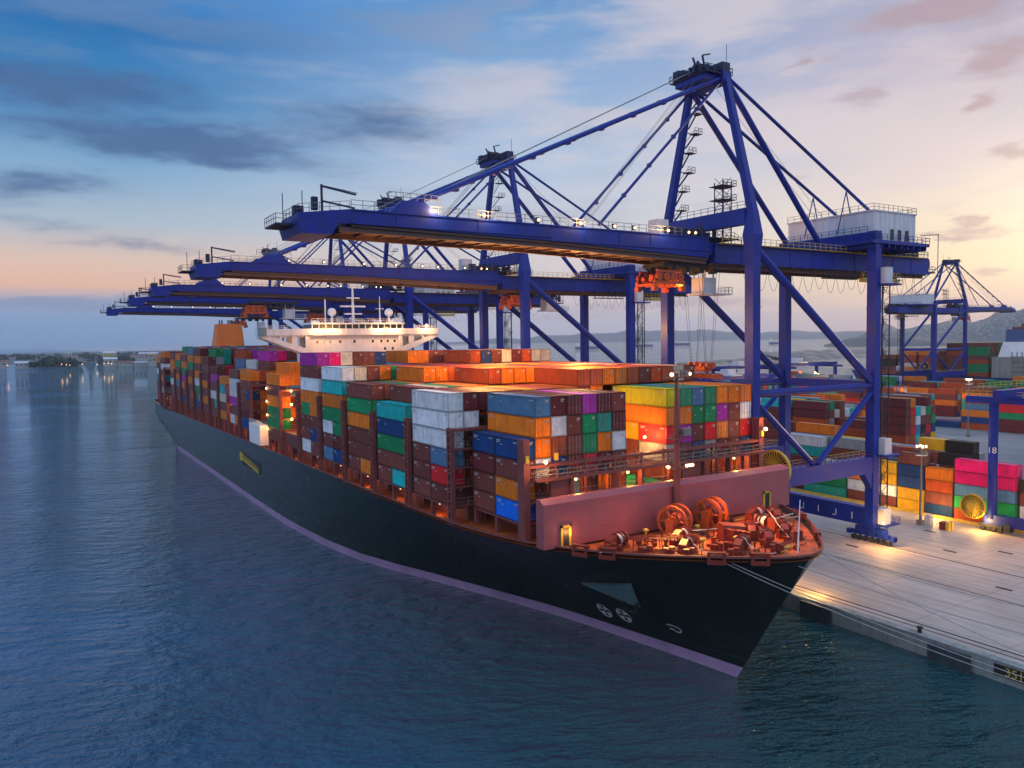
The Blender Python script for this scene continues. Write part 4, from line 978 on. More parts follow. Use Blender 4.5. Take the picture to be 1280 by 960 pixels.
def build_crane(loc, trolley_x, spr_z, full=True):
    C = empty('ship_to_shore_crane', loc)
    O = Vector(loc)
    def pt(mb, name, mat, parent=None, label=None):
        o = mb.build(name, mat, parent or C, origin=(0,0,0))
        if label: o['label'] = label
        return o
    B = M['crane']
    # local frame: x from waterside rail to land, y along the quay, z above the quay (0)
    for x in (0, GAUGE):
        for y in (-10, 10):
            mb = MB(); zt = 58.2 if x == 0 else 58.3; wd = 1.75
            mb.beam((x,y,3.2),(x,y,zt-6 if x == 0 else zt),wd,wd,up=(0,1,0))
            if x == 0:
                mb.beam((x,y,zt-6),(x,y,zt-2.5),wd,wd,up=(0,1,0),w2=2.3,h2=2.3); mb.beam((x,y,zt-2.5),(x,y,zt+1.5),2.3,2.3,up=(0,1,0),w2=1.25,h2=1.25)
            for z in (16,30,44): mb.cbox((x,y,z),(wd+.10,wd+.10,.25))
            pt(mb, 'leg', B)
    for x in (0, GAUGE):
        mb = MB(); mb.box((x-.85,-9.1,3.2),(x+.85,9.1,6.6)); sb = pt(mb, 'sill_beam', B)
        if x:
            mb = MB()
            for k,y in enumerate((-6.5,-3.0,1.0,4.5)):
                mb.box((x-.875,y-.10,4.0),(x-.86,y+.10,5.3))
                if k in (1,3): mb.box((x-.875,y-.10,4.0),(x-.86,y+.75,4.2))
            mb.build('white_mark', M['mark'], sb, origin=(0,0,0))
        for y in (-10, 10):
            mb = MB(); mb.box((x-.6,y-3.0,2.0),(x+.6,y+3.0,2.9))
            for q in (-2.6,0,2.6): mb.box((x-.5,y+q-1.1,1.2),(x+.5,y+q+1.1,2.0)); mb.tube((x-.75,y+q,1.6),(x+.75,y+q,1.6),.4,8)
            mb.box((x-.8,y-1.0,2.7),(x+.8,y+1.0,3.4)); mb.box((x-.5,y-4.9,1.0),(x+.5,y-4.1,1.9)); mb.box((x-.5,y+4.1,1.0),(x+.5,y+4.9,1.9)); mb.box((x-.25,y-4.9,1.3),(x+.25,y+4.9,1.6))
            bg_ = pt(mb, 'bogie', M['crane'])
            for q in (-3.6,-2.4,-1.2,0,1.2,2.4,3.6) if full else ():
                mb = MB(); mb.tube((x-.32,y+q,.5),(x+.32,y+q,.5),.48,12); mb.build('wheel', M['dark'], bg_, origin=(0,0,0))
    for y in (-10, 10):
        mb = MB(); mb.box((.9,y-.8,13.4),(GAUGE-.9,y+.8,16.4))
        for sx in (0,1):                                     # haunches
            x = .88 if not sx else GAUGE-.88; s = 1 if not sx else -1
            mb.prism([(x,13.41),(x+s*2.4,13.41),(x,10.4)], 1, y-.7, y+.7)
        mb.rail([(1.2,y-.7,16.4),(GAUGE-1.2,y-.7,16.4)],1.1,1.6,.035); pbm = pt(mb, 'portal_beam', B)
        mb = MB(); mb.rail([(1.2,y+.7,16.4),(GAUGE-1.2,y+.7,16.4)],1.1,1.6,.04); mb.build('walkway_railing', M['yrail'], pbm, origin=(0,0,0))
        mb = MB(); mb.tube((.6,y,29.7),(GAUGE-.6,y,29.7),.62,12); pt(mb, 'tie_strut', B)
        for x in (.4, GAUGE-.4): mb = MB(); mb.tube((x,y,28.6),(16.2+(-.5 if x < 5 else .5),y,16.4),.52,10); pt(mb, 'brace', B)
        mb = MB(); mb.tube((.7,y,53.4),(GAUGE-.5,y,30.4),.72,12); pt(mb, 'diagonal_brace', B)
    for x, z0, z1 in ((0,57.6,60.2),(GAUGE,55.8,58.2)):
        mb = MB(); mb.box((x-.8,-9.0,z0),(x+.8,9.0,z1)); mb.rail([(x-.7,-9,z1),(x-.7,9,z1)],1.1,1.6,.035); pt(mb, 'cross_beam', B)
    mb = MB(); mb.box((GAUGE-.8,-9.0,29.0),(GAUGE+.8,9.0,30.6)); pt(mb, 'landside_tie', B)
    # boom and girder: deep box, darker underside
    hw = 4.3; z0, z1 = 52.4, 55.8
    def boxbeam(x0, x1, za, zb, zc, zd):
        """side plates, top and a recessed underside"""
        mb = MB()
        mb.hexa([(x0,-hw,za),(x1,-hw,zb),(x1,hw,zb),(x0,hw,za)], [(x0,-hw,zc),(x1,-hw,zd),(x1,hw,zd),(x0,hw,zc)])
        mb.box((x0,-hw-.18,za-.05),(x1,-hw+.02,za+.16)); mb.box((x0,-hw-.18,max(zc,zd)-.2),(x1,-hw+.02,max(zc,zd)-.02))
        n = int((x1-x0)/6)
        for k in range(1,n): xx = x0+(x1-x0)*k/n; mb.box((xx-.05,-hw-.06,za+.16),(xx+.05,-hw+.02,zc-.25))
        return mb
    zt_ = 54.0
    mb = boxbeam(-36,-4,z0+1.1,z0,z1,z1-.1); b2 = boxbeam(-66,-36,zt_,z0+1.1,z1,z1); mb.add(b2.v, b2.f)
    mb.hexa([(-72.6,-3.6,53.8),(-66,-hw,zt_),(-66,hw,zt_),(-72.6,3.6,53.8)], [(-72.6,-3.6,55.0),(-66,-hw,z1),(-66,hw,z1),(-72.6,3.6,55.0)])
    mb.hexa([(-72.4,-4.2,52.5),(-68.6,-4.2,52.5),(-68.6,4.2,52.5),(-72.4,4.2,52.5)], [(-72.9,-4.2,54.2),(-67.6,-4.2,54.2),(-67.6,4.2,54.2),(-72.9,4.2,54.2)])
    for y0_, y1_ in ((-hw-.1,-hw+1.0),(hw-1.0,hw+.1)): mb.hexa([(-61,y0_,z1),(-54,y0_,z1),(-54,y1_,z1),(-61,y1_,z1)], [(-59.2,y0_,z1+1.6),(-56,y0_,z1+1.6),(-56,y1_,z1+1.6),(-59.2,y1_,z1+1.6)])
    boom = pt(mb, 'boom', B)
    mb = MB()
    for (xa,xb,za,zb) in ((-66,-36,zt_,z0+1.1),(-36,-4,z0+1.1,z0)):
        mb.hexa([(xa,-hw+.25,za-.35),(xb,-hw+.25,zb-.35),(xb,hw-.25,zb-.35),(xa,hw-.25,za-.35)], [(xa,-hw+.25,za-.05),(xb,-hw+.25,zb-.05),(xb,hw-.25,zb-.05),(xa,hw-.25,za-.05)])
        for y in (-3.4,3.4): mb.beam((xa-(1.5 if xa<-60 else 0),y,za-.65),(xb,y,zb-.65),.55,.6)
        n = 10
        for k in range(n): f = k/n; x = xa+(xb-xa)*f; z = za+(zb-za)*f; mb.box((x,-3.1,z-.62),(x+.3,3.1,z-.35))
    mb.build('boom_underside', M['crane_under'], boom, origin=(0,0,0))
    mb = boxbeam(-2.6,60.2,z0-.8,z0-.8,z1-.9,z1-.9); mb.box((-4.4,-hw+.4,z0+.6),(-2.2,hw-.4,z1-.8)); gird = pt(mb, 'girder', B)
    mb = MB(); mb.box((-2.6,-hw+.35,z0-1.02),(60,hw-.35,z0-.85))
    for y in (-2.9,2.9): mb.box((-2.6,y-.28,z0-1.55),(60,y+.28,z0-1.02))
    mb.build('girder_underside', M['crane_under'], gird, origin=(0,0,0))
    mb = MB()
    for y in (-hw+.15, hw-.15): mb.rail([(-66,y,z1),(-4,y,z1)],1.15,1.5,.032,2)
    mb.rail([(-66,-3.6,z1),(-72.4,-3.4,55.0),(-72.4,3.4,55.0)],1.1,1.2,.03)
    mb.rail([(-61,-hw+.1,z1+1.5),(-54,-hw+.1,z1+1.5)],1.1,1.0,.035)
    pt(mb, 'boom_railing', M['steel'])
    mb = MB()
    for y in (-hw-1.0,):
        mb.box((-2,y-.1,z1-1.0),(58,-hw+.0,z1-.9)); mb.rail([(-2,y,z1-.9),(58,y,z1-.9)],1.1,1.5,.035)
    pt(mb, 'girder_walkway', M['yrail'])
    # boom tip platform and davit frame
    mb = MB(); mb.box((-75.0,-2.6,53.6),(-72.4,2.6,53.8)); mb.rail([(-72.5,-2.6,53.8),(-75,-2.6,53.8),(-75,2.6,53.8)],1.1,1.0,.03)
    mb.tube((-69.6,-3.7,54.8),(-69.6,-3.7,58.6),.16,6); mb.beam((-69.6,-3.7,58.4),(-65.2,-3.7,57.7),.22); mb.beam((-69.6,-3.7,58.5),(-65.0,-3.7,57.9),.07); mb.beam((-69.6,-3.7,56.6),(-65.4,-3.7,56.0),.2); mb.tube((-74.0,-2.2,53.8),(-74.0,-2.2,57.4),.06,5); mb.tube((-71.8,-2.9,55),(-71.8,-2.9,57.8),.06,5)
    mb.cbox((-72,-1.6,55.5),(1.2,1.0,1.2)); mb.cbox((-71,1.6,55.6),(1.0,1.0,1.6)); mb.cbox((-70.2,-2.6,56.4),(.7,.7,1.6)); pt(mb, 'tip_platform', M['cranedark'])
    # hinge machinery clutter
    mb = MB(); rg = random.Random(4)
    mb.box((-9.6,-hw+.1,z1-.05),(3.4,hw-.1,z1+.12))
    for k in range(30): x = rg.uniform(-9,3); hh = rg.uniform(.6,2.2); mb.cbox((x,rg.uniform(-hw+.5,hw-.5),z1+hh/2),(rg.uniform(.4,1.6),rg.uniform(.4,1.4),hh))
    mb.rail([(-10,-hw,z1),(2,-hw,z1),(2,-hw-1.6,z1-1.2)],1.1,1.0,.03); pt(mb, 'hinge_machinery', M['cranedark'])
    mb = MB(); mb.cbox((-9.5,2.0,z1+2.0),(2.6,2.2,2.6)); pt(mb, 'control_cabin_box', M['house'])
    # A-frame, apex, stays
    for s in (-1,1):
        mb = MB(); mb.beam((0,s*10,59.4),(0,s*4.0,83.0),1.25,1.25,up=(1,0,0),w2=1.0,h2=1.0); pt(mb, 'aframe_leg', B)
    mb = MB(); mb.box((-1.0,-4.6,81.6),(.9,4.6,83.4)); mb.box((-4.2,-3.4,82.0),(-1.0,3.4,83.0)); mb.box((-.4,-1.0,83.4),(.5,1.2,84.6)); apx = pt(mb, 'apex_beam', B)
    mb = MB()
    for y in (-3,-1,1,3): mb.ring((-3.0,y,83.9),(0,1,0),.75,.7,.3,14); mb.ring((.2,y,84.2),(0,1,0),.6,.55,.3,12)
    mb.box((-4.6,-4.2,83.0),(1.6,4.4,83.12)); mb.rail([(-4.6,-4.2,83.1),(1.6,-4.2,83.1),(1.6,4.4,83.1),(-4.6,4.4,83.1),(-4.6,-4.2,83.1)],1.1,1.2,.04); mb.tube((.8,-3.6,83),(.8,-3.6,88.2),.05,5); mb.beam((-4.6,-3,84),(-5.4,-3,84.6),.3)
    rg = random.Random(12)
    for k in range(14): mb.cbox((rg.uniform(-4.4,-.6),rg.uniform(-3.6,3.6),83.6+rg.uniform(0,.9)),(rg.uniform(.5,1.6),rg.uniform(.5,1.4),rg.uniform(.6,1.7)))
    mb.box((-.9,-4.3,83.1),(.9,-1.4,85.0)); mb.beam((-4.6,-2,84),(-5.6,-2.2,85.4),.25); mb.beam((-2.6,-2,84.2),(-3.4,-2.2,86.2),.25); mb.beam((-3.4,-2.2,86.2),(-1.8,-2.4,86.6),.2)
    mb.build('apex_platform', M['cranedark'], apx, origin=(0,0,0))
    for s in (-1,1):
        mb = MB(); mb.tube((-1.2,s*3.8,82.2),(-57.2,s*3.8,57.2),.34,8)
        for k in range(1,9): t = k/9; mb.cbox((-1.2-56*t,s*(3.8-.5*t),82.2-25.3*t),(.8,.9,.6))
        pt(mb, 'forestay', B)
        mb = MB(); mb.tube((-.8,s*3.6,81.8),(-26.8,s*3.8,56.4),.24,7)
        for k in range(1,5): t = k/5; mb.cbox((-.8-26*t,s*3.5,81.8-25.6*t),(.5,.6,.6))
        pt(mb, 'inner_stay', B)
        mb = MB(); mb.tube((.3,s*3.9,82.4),(27.0,s*3.4,55.0),.52,10); pt(mb, 'backstay_strut', B)
        mb = MB(); mb.tube((.6,s*3.9,82.8),(43.2,s*3.6,62.3),.30,8); pt(mb, 'backstay', B)
        mb = MB()
        for xq in (-1.6,1.6): mb.tube((33.2,s*3.7,66.6),(33.2+xq*1.6,s*3.7,58.5),.12,5)
        pt(mb, 'stay_support', B)
    mb = MB()
    for y in (-1.2,-.6,.6,1.2): mb.tube((-3.0,y,84.4),(-57,y,57.2),.045,4); mb.tube((-3.0,y,83.2),(-28,y,56),.035,4)
    for y in (-.8,.8): mb.tube((.2,y,84.6),(30,y,62),.045,4)
    pt(mb, 'boom_hoist_rope', M['steel'])
    # machinery house, rear platform
    mb = MB(); mb.box((32.9,-9.7,56.7),(46.2,9.4,62.1))
    for k in range(13): mb.box((32.85,-9.4+k*1.5,56.8),(32.9,-9.3+k*1.5,62.0))
    for k in range(9): mb.box((33.4+k*1.5,-9.75,56.8),(33.5+k*1.5,-9.7,62.0))
    mb.box((32.7,-9.9,62.1),(46.4,9.6,62.35)); ho = pt(mb, 'machinery_house', M['house'])
    mb = MB(); mb.rail([(32.8,9.5,62.35),(32.8,-9.8,62.35),(46.3,-9.8,62.35),(46.3,9.5,62.35)],1.1,1.5,.035); mb.build('roof_railing', M['steel'], ho, origin=(0,0,0))
    mb = MB()
    for k in range(3): mb.box((38+k*2.4,-9.78,57.0),(39.1+k*2.4,-9.74,59.0))
    mb.build('house_door', M['dark'], ho, origin=(0,0,0))
    mb = MB(); mb.box((30.6,-11.2,56.0),(48.6,10.8,56.6)); mb.rail([(30.6,10.8,56.6),(30.6,-11.2,56.6),(48.6,-11.2,56.6),(48.6,10.8,56.6)],1.1,1.3,.04); mb.box((24.0,-4.4,z1-.62),(47,4.4,56.0))
    for k in range(9): mb.box((31.5+k*2,-11.1,55.2),(31.7+k*2,-2,56.0))
    pt(mb, 'house_platform', M['crane'])
    mb = MB(); rg = random.Random(8)
    for k in range(16): mb.cbox((rg.uniform(47,59),rg.uniform(-3.4,3.4),z1+rg.uniform(0,.6)),(rg.uniform(.6,1.6),rg.uniform(.6,1.6),rg.uniform(.8,2.2)))
    mb.rail([(47,-hw,z1-.6),(60,-hw,z1-.6)],1.1,1.2,.035); pt(mb, 'rear_machinery', M['cranedark'])
    mb = MB(); mb.box((60.2,-3.8,52.0),(63.5,3.8,52.3)); mb.rail([(60.2,-3.8,52.3),(63.5,-3.8,52.3),(63.5,3.8,52.3)],1.1,1.0,.03)
    for x in (60.8,62.4): mb.ball((x,-2.6,54.0),.7,8,6,sz=2.0)
    mb.beam((56,-5,59.4),(62.6,-5,60.0),.15); mb.tube((62.4,-5,52),(62.4,-5,60),.08,5); pt(mb, 'rear_platform', M['dark'])
    mb = MB(); mb.box((36,-5.6,z0-3.0),(48,-4.7,z0-2.2)); mb.rail([(36,-5.6,z0-2.2),(48,-5.6,z0-2.2)],1.1,1.3,.04)
    for x in (37,41,45,47.5): mb.tube((x,-5,z0-2.2),(x,-4,z0),.06,5)
    pt(mb, 'service_gantry', M['yrail'])
    mb = MB(); mb.box((24.4,-5.8,z0-2.7),(34.0,-4.8,z0-2.5)); mb.rail([(24.4,-5.8,z0-2.5),(34,-5.8,z0-2.5)],1.1,1.3,.035)
    for x in (25,28,31,33.5): mb.tube((x,-5.2,z0-2.6),(x,-3.6,z0-.4),.06,5)
    pt(mb, 'hanging_walkway', M['dark'])
    # cabinets on the landside leg, stair tower
    for (x,y,z) in ((34.4,-11.0,48.6),(34.4,-11.2,16.8),(34.4,-11.2,3.6)):
        mb = MB(); mb.box((x-1.0,y-1.0,z),(x+1.0,y+.9,z+3.0)); cb = pt(mb, 'electrical_cabinet', M['house'])
        mb = MB(); mb.box((x-1.6,y-1.6,z-.3),(x+3.0,y+1.2,z-.02)); mb.rail([(x+1.2,y-1.6,z),(x+3.0,y-1.6,z),(x+3.0,y+1.2,z)],1.1,1.0,.035); mb.build('cabinet_platform', M['crane'], cb, origin=(0,0,0))
    mb = MB(); zigzag(mb, 35.4,-9.4,2.2,48,2.4,1.2,w=.9)
    for (x,y) in ((34.9,-10.3),(38.3,-8.2),(37.2,-10.3),(35.6,-8.2)): mb.beam((x,y,2),(x,y,50),.18)
    for k in range(16):
        z = 3+k*3; mb.beam((34.9,-10.3,z),(37.2,-10.3,z+1.5),.06); mb.beam((37.2,-10.3,z+1.5),(38.3,-8.2,z+3),.06); mb.beam((34.9,-10.3,z),(37.2,-10.3,z),.06)
    pt(mb, 'stair_tower', M['dark'])
    mb = MB()
    for k in range(7):
        t = k/7; p = Vector((1.0,10-6*t-.2,60+23*t)); q = Vector((2.4 if k%2 else 3.0,10-6*(t+.12),60+23*(t+.115)))
        mb.beam(p,q,.7,.12); mb.beam(p+Vector((0,0,1)),q+Vector((0,0,1)),.07); mb.box((q.x-.8,q.y-.7,q.z-.05),(q.x+1.0,q.y+.7,q.z+.05)); mb.rail([(q.x-.8,q.y-.7,q.z),(q.x+1,q.y-.7,q.z),(q.x+1,q.y+.7,q.z)],1.0,.8,.03)
        mb.beam((.2,10-6*(t+.12),60+23*(t+.115)),(q.x,q.y,q.z),.12)
    pt(mb, 'aframe_stair', M['cranedark'])
    mb = MB()
    for (x,y) in ((2.6,-1.2),(4.6,-1.2),(2.6,.8),(4.6,.8)): mb.beam((x,y,z1-.4),(x,y,66.2),.14)
    for k in range(6):
        z = z1+.4+k*1.8
        for a, b in (((2.6,-1.2),(4.6,-1.2)),((4.6,-1.2),(4.6,.8)),((2.6,.8),(4.6,.8)),((2.6,-1.2),(2.6,.8))): mb.beam((*a,z),(*b,z+1.8),.07); mb.beam((*a,z),(*b,z),.07)
    for z in (63.0,65.4): mb.box((1.8,-1.8,z),(5.2,1.4,z+.1)); mb.rail([(1.8,-1.8,z),(5.2,-1.8,z),(5.2,1.4,z)],1.0,.9,.035)
    pt(mb, 'lattice_tower', M['cranedark'])
    # trolley, cab, headblock
    tx = trolley_x; mb = MB(); mb.box((tx-4.5,-2.6,z0-1.5),(tx+10,2.6,z0-.9)); mb.rail([(tx-4.5,-2.7,z0-1.0),(tx-1,-2.7,z0-1.0)],.5,1,.04)
    for k in range(8): mb.cbox((tx-3.5+k*1.6,(-1)**k*1.5,z0-1.9),(.8,1.4,.9))
    tr = pt(mb, 'trolley', M['dark'])
    mb = MB(); hx = tx-3; rg = random.Random(21)
    for y in (-2.1,2.1):
        mb.box((hx-3.3,y-.25,48.0),(hx+3.3,y+.25,48.55)); mb.box((hx-2.6,y-.22,49.9),(hx+2.6,y+.22,50.3))
        for x in (-3.1,-1.6,0,1.6,3.1): mb.beam((hx+x,y,48.4),(hx+x*.8,y,50.1),.24)
        for x in (-2.4,-.8,.8,2.4): mb.ring((hx+x,y*1.12,49.2),(0,1,0),.62,.42,.3,14); mb.tube((hx+x,y-.3,49.2),(hx+x,y+.3,49.2),.2,8)
    for x in (-3.2,-1.1,1.1,3.2): mb.box((hx+x-.2,-2.3,47.7),(hx+x+.2,2.3,48.1))
    for x, y in ((-2.2,-1.0),(1.9,-1.0),(-2.0,1.1),(2.0,1.0)): mb.tube((hx+x-.8,y,48.75),(hx+x+.8,y,48.75),.48,10); mb.box((hx+x-.3,y-.5,48.0),(hx+x+.3,y+.5,48.5))
    for x in (-3.0,3.0):
        for y in (-2.0,2.0): mb.box((hx+x-.45,y-.4,46.9),(hx+x+.45,y+.4,47.75)); mb.tube((hx+x,y,50.0),(hx+x*.7,y*.9,51.2),.06,5)
    for k in range(14): mb.cbox((hx+rg.uniform(-2.8,2.8),rg.uniform(-1.8,1.8),48.5+rg.uniform(0,.9)),(rg.uniform(.2,.7),rg.uniform(.2,.7),rg.uniform(.3,.9)))
    mb.build('headblock', M['orange'], tr, origin=(0,0,0))
    mb = MB(); mb.box((tx+5.6,-1.4,46.8),(tx+8.6,1.4,49.4)); mb.box((tx+4.8,-1.8,46.5),(tx+12.2,1.8,46.75)); mb.rail([(tx+8.8,-1.8,46.75),(tx+12.2,-1.8,46.75),(tx+12.2,1.8,46.75)],1.1,.8,.035)
    for x in (5.8,8.4): mb.beam((tx+x,-1,49.4),(tx+x,-1,z0-1.2),.2); mb.beam((tx+x,1,49.4),(tx+x,1,z0-1.2),.2)
    cabn = mb.build('operator_cab', M['house'], tr, origin=(0,0,0))
    if spr_z is not None:
        sx = tx+6.5
        mb = MB(); mb.box((sx-.9,-1.6,spr_z),(sx+.9,1.6,spr_z+1.0)); mb.box((sx-1.15,-3.6,spr_z-1.0),(sx-.75,3.6,spr_z-.4)); mb.box((sx+.75,-3.6,spr_z-1.0),(sx+1.15,3.6,spr_z-.4))
        for y in (-3.6,-1.2,1.2,3.6): mb.box((sx-1.2,y-.25,spr_z-1.15),(sx+1.2,y+.25,spr_z-.35)); mb.ring((sx-.5,y*.6,spr_z+1.1),(0,1,0),.6,.5,.4,12); mb.ring((sx+.5,y*.6,spr_z+1.1),(0,1,0),.6,.5,.4,12)
        mb.build('spreader', M['orange'], tr, origin=(0,0,0))
        mb = MB()
        for x in (-2.6,-1.8,1.8,2.6):
            for y in (-1.9,1.9): mb.tube((sx+x,y,z0-1.4),(sx+x*.3,y*.9,spr_z+1.2),.04,4)
        mb.build('hoist_rope', M['dark'], tr, origin=(0,0,0))
    # festoon cable loops under the girder
    mb = MB(); xs = [tx+12+k*(58-tx-12)/17 for k in range(18)]
    for k in range(17):
        a, b = xs[k], xs[k+1]; dp = 5.0 if k % 3 else 4.2
        for y in (-4.3,):
            mb.path([(a+(b-a)*t, y, z0-1.0-dp*.85*(1-(2*t-1)**2)**.8) for t in [q/8 for q in range(9)]], .04, 4)
            mb.cbox((a,y,z0-.8),(.3,.3,.7))
    pt(mb, 'festoon_cable', M['dark'])
    # cable reel on the waterside leg
    mb = MB(); c = (-1.2,-15.6,18.2); mb.ring(c,(1,0,0),3.0,.28,.5,32); mb.ring(c,(1,0,0),.8,.7,.7,14)
    for k in range(32):
        t = 2*math.pi*k/32; mb.beam((c[0]-.18,c[1]+.6*math.cos(t),c[2]+.6*math.sin(t)),(c[0]-.18,c[1]+2.9*math.cos(t),c[2]+2.9*math.sin(t)),.12,.12)
    rl = pt(mb, 'cable_reel', M['yrail'])
    mb = MB(); mb.tube((c[0]-.1,c[1],c[2]),(c[0]+.1,c[1],c[2]),2.7,28); mb.beam((c[0]+.3,c[1],c[2]),(0,-10.6,15.2),.5); mb.build('reel_drum', M['tyre'], rl, origin=(0,0,0))
    # boom lamps
    for k, x in enumerate((-54.5,-47,-38,-30.5,-24,-20,-13,-8.5,-7)):
        mb = MB(); mb.ball((x,-hw+.1,z1+.55),.21,8,5); mb.box((x-.3,-hw+.25,z1+.2),(x+.3,-hw+.5,z1+.95),1); pt(mb, 'boom_lamp', [M['lampglow'],M['dark']])
    return C
Q0 = Vector((100.44,97.6,QZ))
SPEC = [(97.6,-8.0,33.2,'first blue gantry crane from the bow, its boom reaching over the bow containers'),(166.6,6.5,None,'second blue gantry crane from the bow, just ahead of the white bridge'),
        (233.5,-42.0,None,'third blue gantry crane from the bow, orange trolley above the white bridge'),(291.0,-6.0,None,'fourth blue gantry crane from the bow, standing behind the white bridge'),(381.7,-14.0,None,'fifth and last blue gantry crane along the quay near the ship stern')]
for k, (Y, tx, sz, lab) in enumerate(SPEC):
    c = build_crane((100.44,Y,QZ), tx, sz, k < 3)
    tag(c, lab, 'crane', 'ship-to-shore cranes along the quay')
c = build_crane((484.6,268,QZ), -14, None, False); c.rotation_euler = (0,0,math.pi)
tag(c, 'distant gantry crane beyond the yard, boom pointing right in front of the hills', 'crane')
# floodlights of the nearest cranes that light boom and quay
for (x,y,z,p,col) in ((46,92.4,59.0,1500,WARM),(54,92.4,59.0,1500,WARM),(70,92.4,59,1500,WARM),(86,92.4,59,1500,WARM),(60,97.6,51.0,1500,AMBER),(40,97.6,51.5,1800,AMBER),(92,96,50.5,800,AMBER)):
    lamp('boom_floodlight', (x,y,z), p*.6, col, .3)

# ------------------------------------------------------------------ container yard
rng = random.Random(23)
def yard_block(X0, slots, labelname, n_own, cols, pitch=2.6, nrow=6):
    """slots: (y centre, short?, [tiers per row]); rows step away from the quay"""
    cand = []
    for si, (yc, hf, ns) in enumerate(slots):
        nxt = slots[si-1][2] if si else None
        for j in range(nrow):
            for t in range(ns[j]):
                top = t == ns[j]-1; lef = j == 0 or ns[j-1] <= t; end = nxt is None or nxt[j] <= t
                if not (top or lef or end): continue
                key = cols.get((si,j,ns[j]-1-t)) or rng.choice('BBBBMMRRRSOAGNWCETDKY')
                x = X0+1.2+pitch*j; z = QZ+t*CH
                v = Vector((x,yc,z+1.3))-EYE; d = v.normalized(); l = CL/2 if hf else CL
                A = (CH*l*abs(d.x)*lef + CH*CW*abs(d.y)*end + CW*l*abs(d.z)*top)/v.length_squared
                if lef and j: A *= .6
                cand.append((A, si, j, t, key, (x,yc,z), hf, ns[j]-t))
    cand.sort(key=lambda c: -c[0])
    for k, (A, si, j, t, key, p, hf, tier) in enumerate(cand):
        if k < n_own:
            tn = 'top' if tier == 1 else ORD[tier]+' from top'
            rn = 'front row' if j == 0 else ORD[j+1]+' row back'
            make_container(key, hf, p, f'{PAL[key][0]} container, {tn}, {rn}, {ORD[si+1]} stack from gantry, {labelname}', 'containers stacked in the yard', k < 40, k < 45, math.pi)
        else: far_container(key, hf, p)
YC = {}
for si, s in enumerate(['KBWB','PPSFR','ORBN','BNNYY','YYWB','OWB','GE']):
    for t, c in enumerate(s): YC[si,0,t] = c
YC.update({(2,2,0):'K',(2,3,0):'K',(2,3,1):'K',(2,2,1):'B',(3,2,0):'B',(3,2,1):'B',(3,3,0):'Y',(3,3,1):'Y',(4,2,0):'S',(5,3,0):'W',(6,3,0):'B',(6,4,0):'A',(6,4,1):'B',(6,4,2):'B',(7,3,0):'W',(7,4,0):'A',(7,4,1):'B',(5,4,0):'A',(5,4,1):'S'})
yard_block(163.6, [(70,False,[4,4,4,3,3,3]),(82.75,False,[5,1,1,1,0,0]),(92.05,True,[4,3,5,6,5,0]),(98.35,True,[5,4,5,6,0,0]),(104.55,True,[4,4,4,5,5,0]),(110.9,True,[3,3,4,4,5,4]),(120.2,False,[2,2,3,3,5,5]),(133,False,[0,2,3,5,5,6]),(146,False,[0,0,3,4,5,6])], 'yard edge', 46, YC)
Y2 = {}
for t in range(8):
    for si in (0,): Y2[si,0,t] = 'MMMMRRMR'[t]
Y2.update({(2,0,t): 'MMRMMMMM'[t] for t in range(7)})
yard_block(210, [(134,False,[8,8,7,7,8,7]),(147,False,[3,4,5,4,4,5]),(160.5,False,[7,7,6,7,6,6]),(173.2,False,[7,6,7,7,6,7]),(186,False,[5,6,6,6,5,6]),(199,False,[6,6,6,6,6,6]),(212,False,[6,5,6,5,6,6]),(240,False,[6]*6),(253,False,[5,6,5,6,5,6]),(266,False,[6]*6),(292,False,[6]*6),(305,False,[5]*6),(330,False,[6]*6),(356,False,[5]*6)], 'inner yard', 18, Y2)
def far_block(X0, y0, y1, lo, hi, nrow=6, w='BBBBMMMMRRRRRSOANGGNWETDO'):
    y = y0; prev = None
    while y < y1:
        hs = [rng.randint(lo,hi) for _ in range(nrow)]
        if rng.random() < .12: hs = [max(1,h-4) for h in hs]
        for j in range(nrow):
            for t in range(hs[j]):
                if t == hs[j]-1 or j == 0 or hs[j-1] <= t or prev is None or prev[j] <= t: far_container(rng.choice(w), False, (X0+1.2+2.6*j, y, QZ+t*CH))
        prev = hs; y += 12.7
far_block(262, 186, 400, 4, 6); far_block(318, 196, 430, 4, 6); far_block(324, 104, 190, 3, 5); far_block(348, 104, 190, 4, 6); far_block(366, 205, 420, 4, 6); far_block(404, 110, 330, 4, 6); far_block(446, 130, 210, 5, 7)
far_block(163.6, 262, 520, 1, 4); 
tag(FAR.build('stacked_containers', [CM[k] for k in KEYS]), 'countless small coloured containers in the rear stacks of ship and yard', 'containers', kind='stuff')

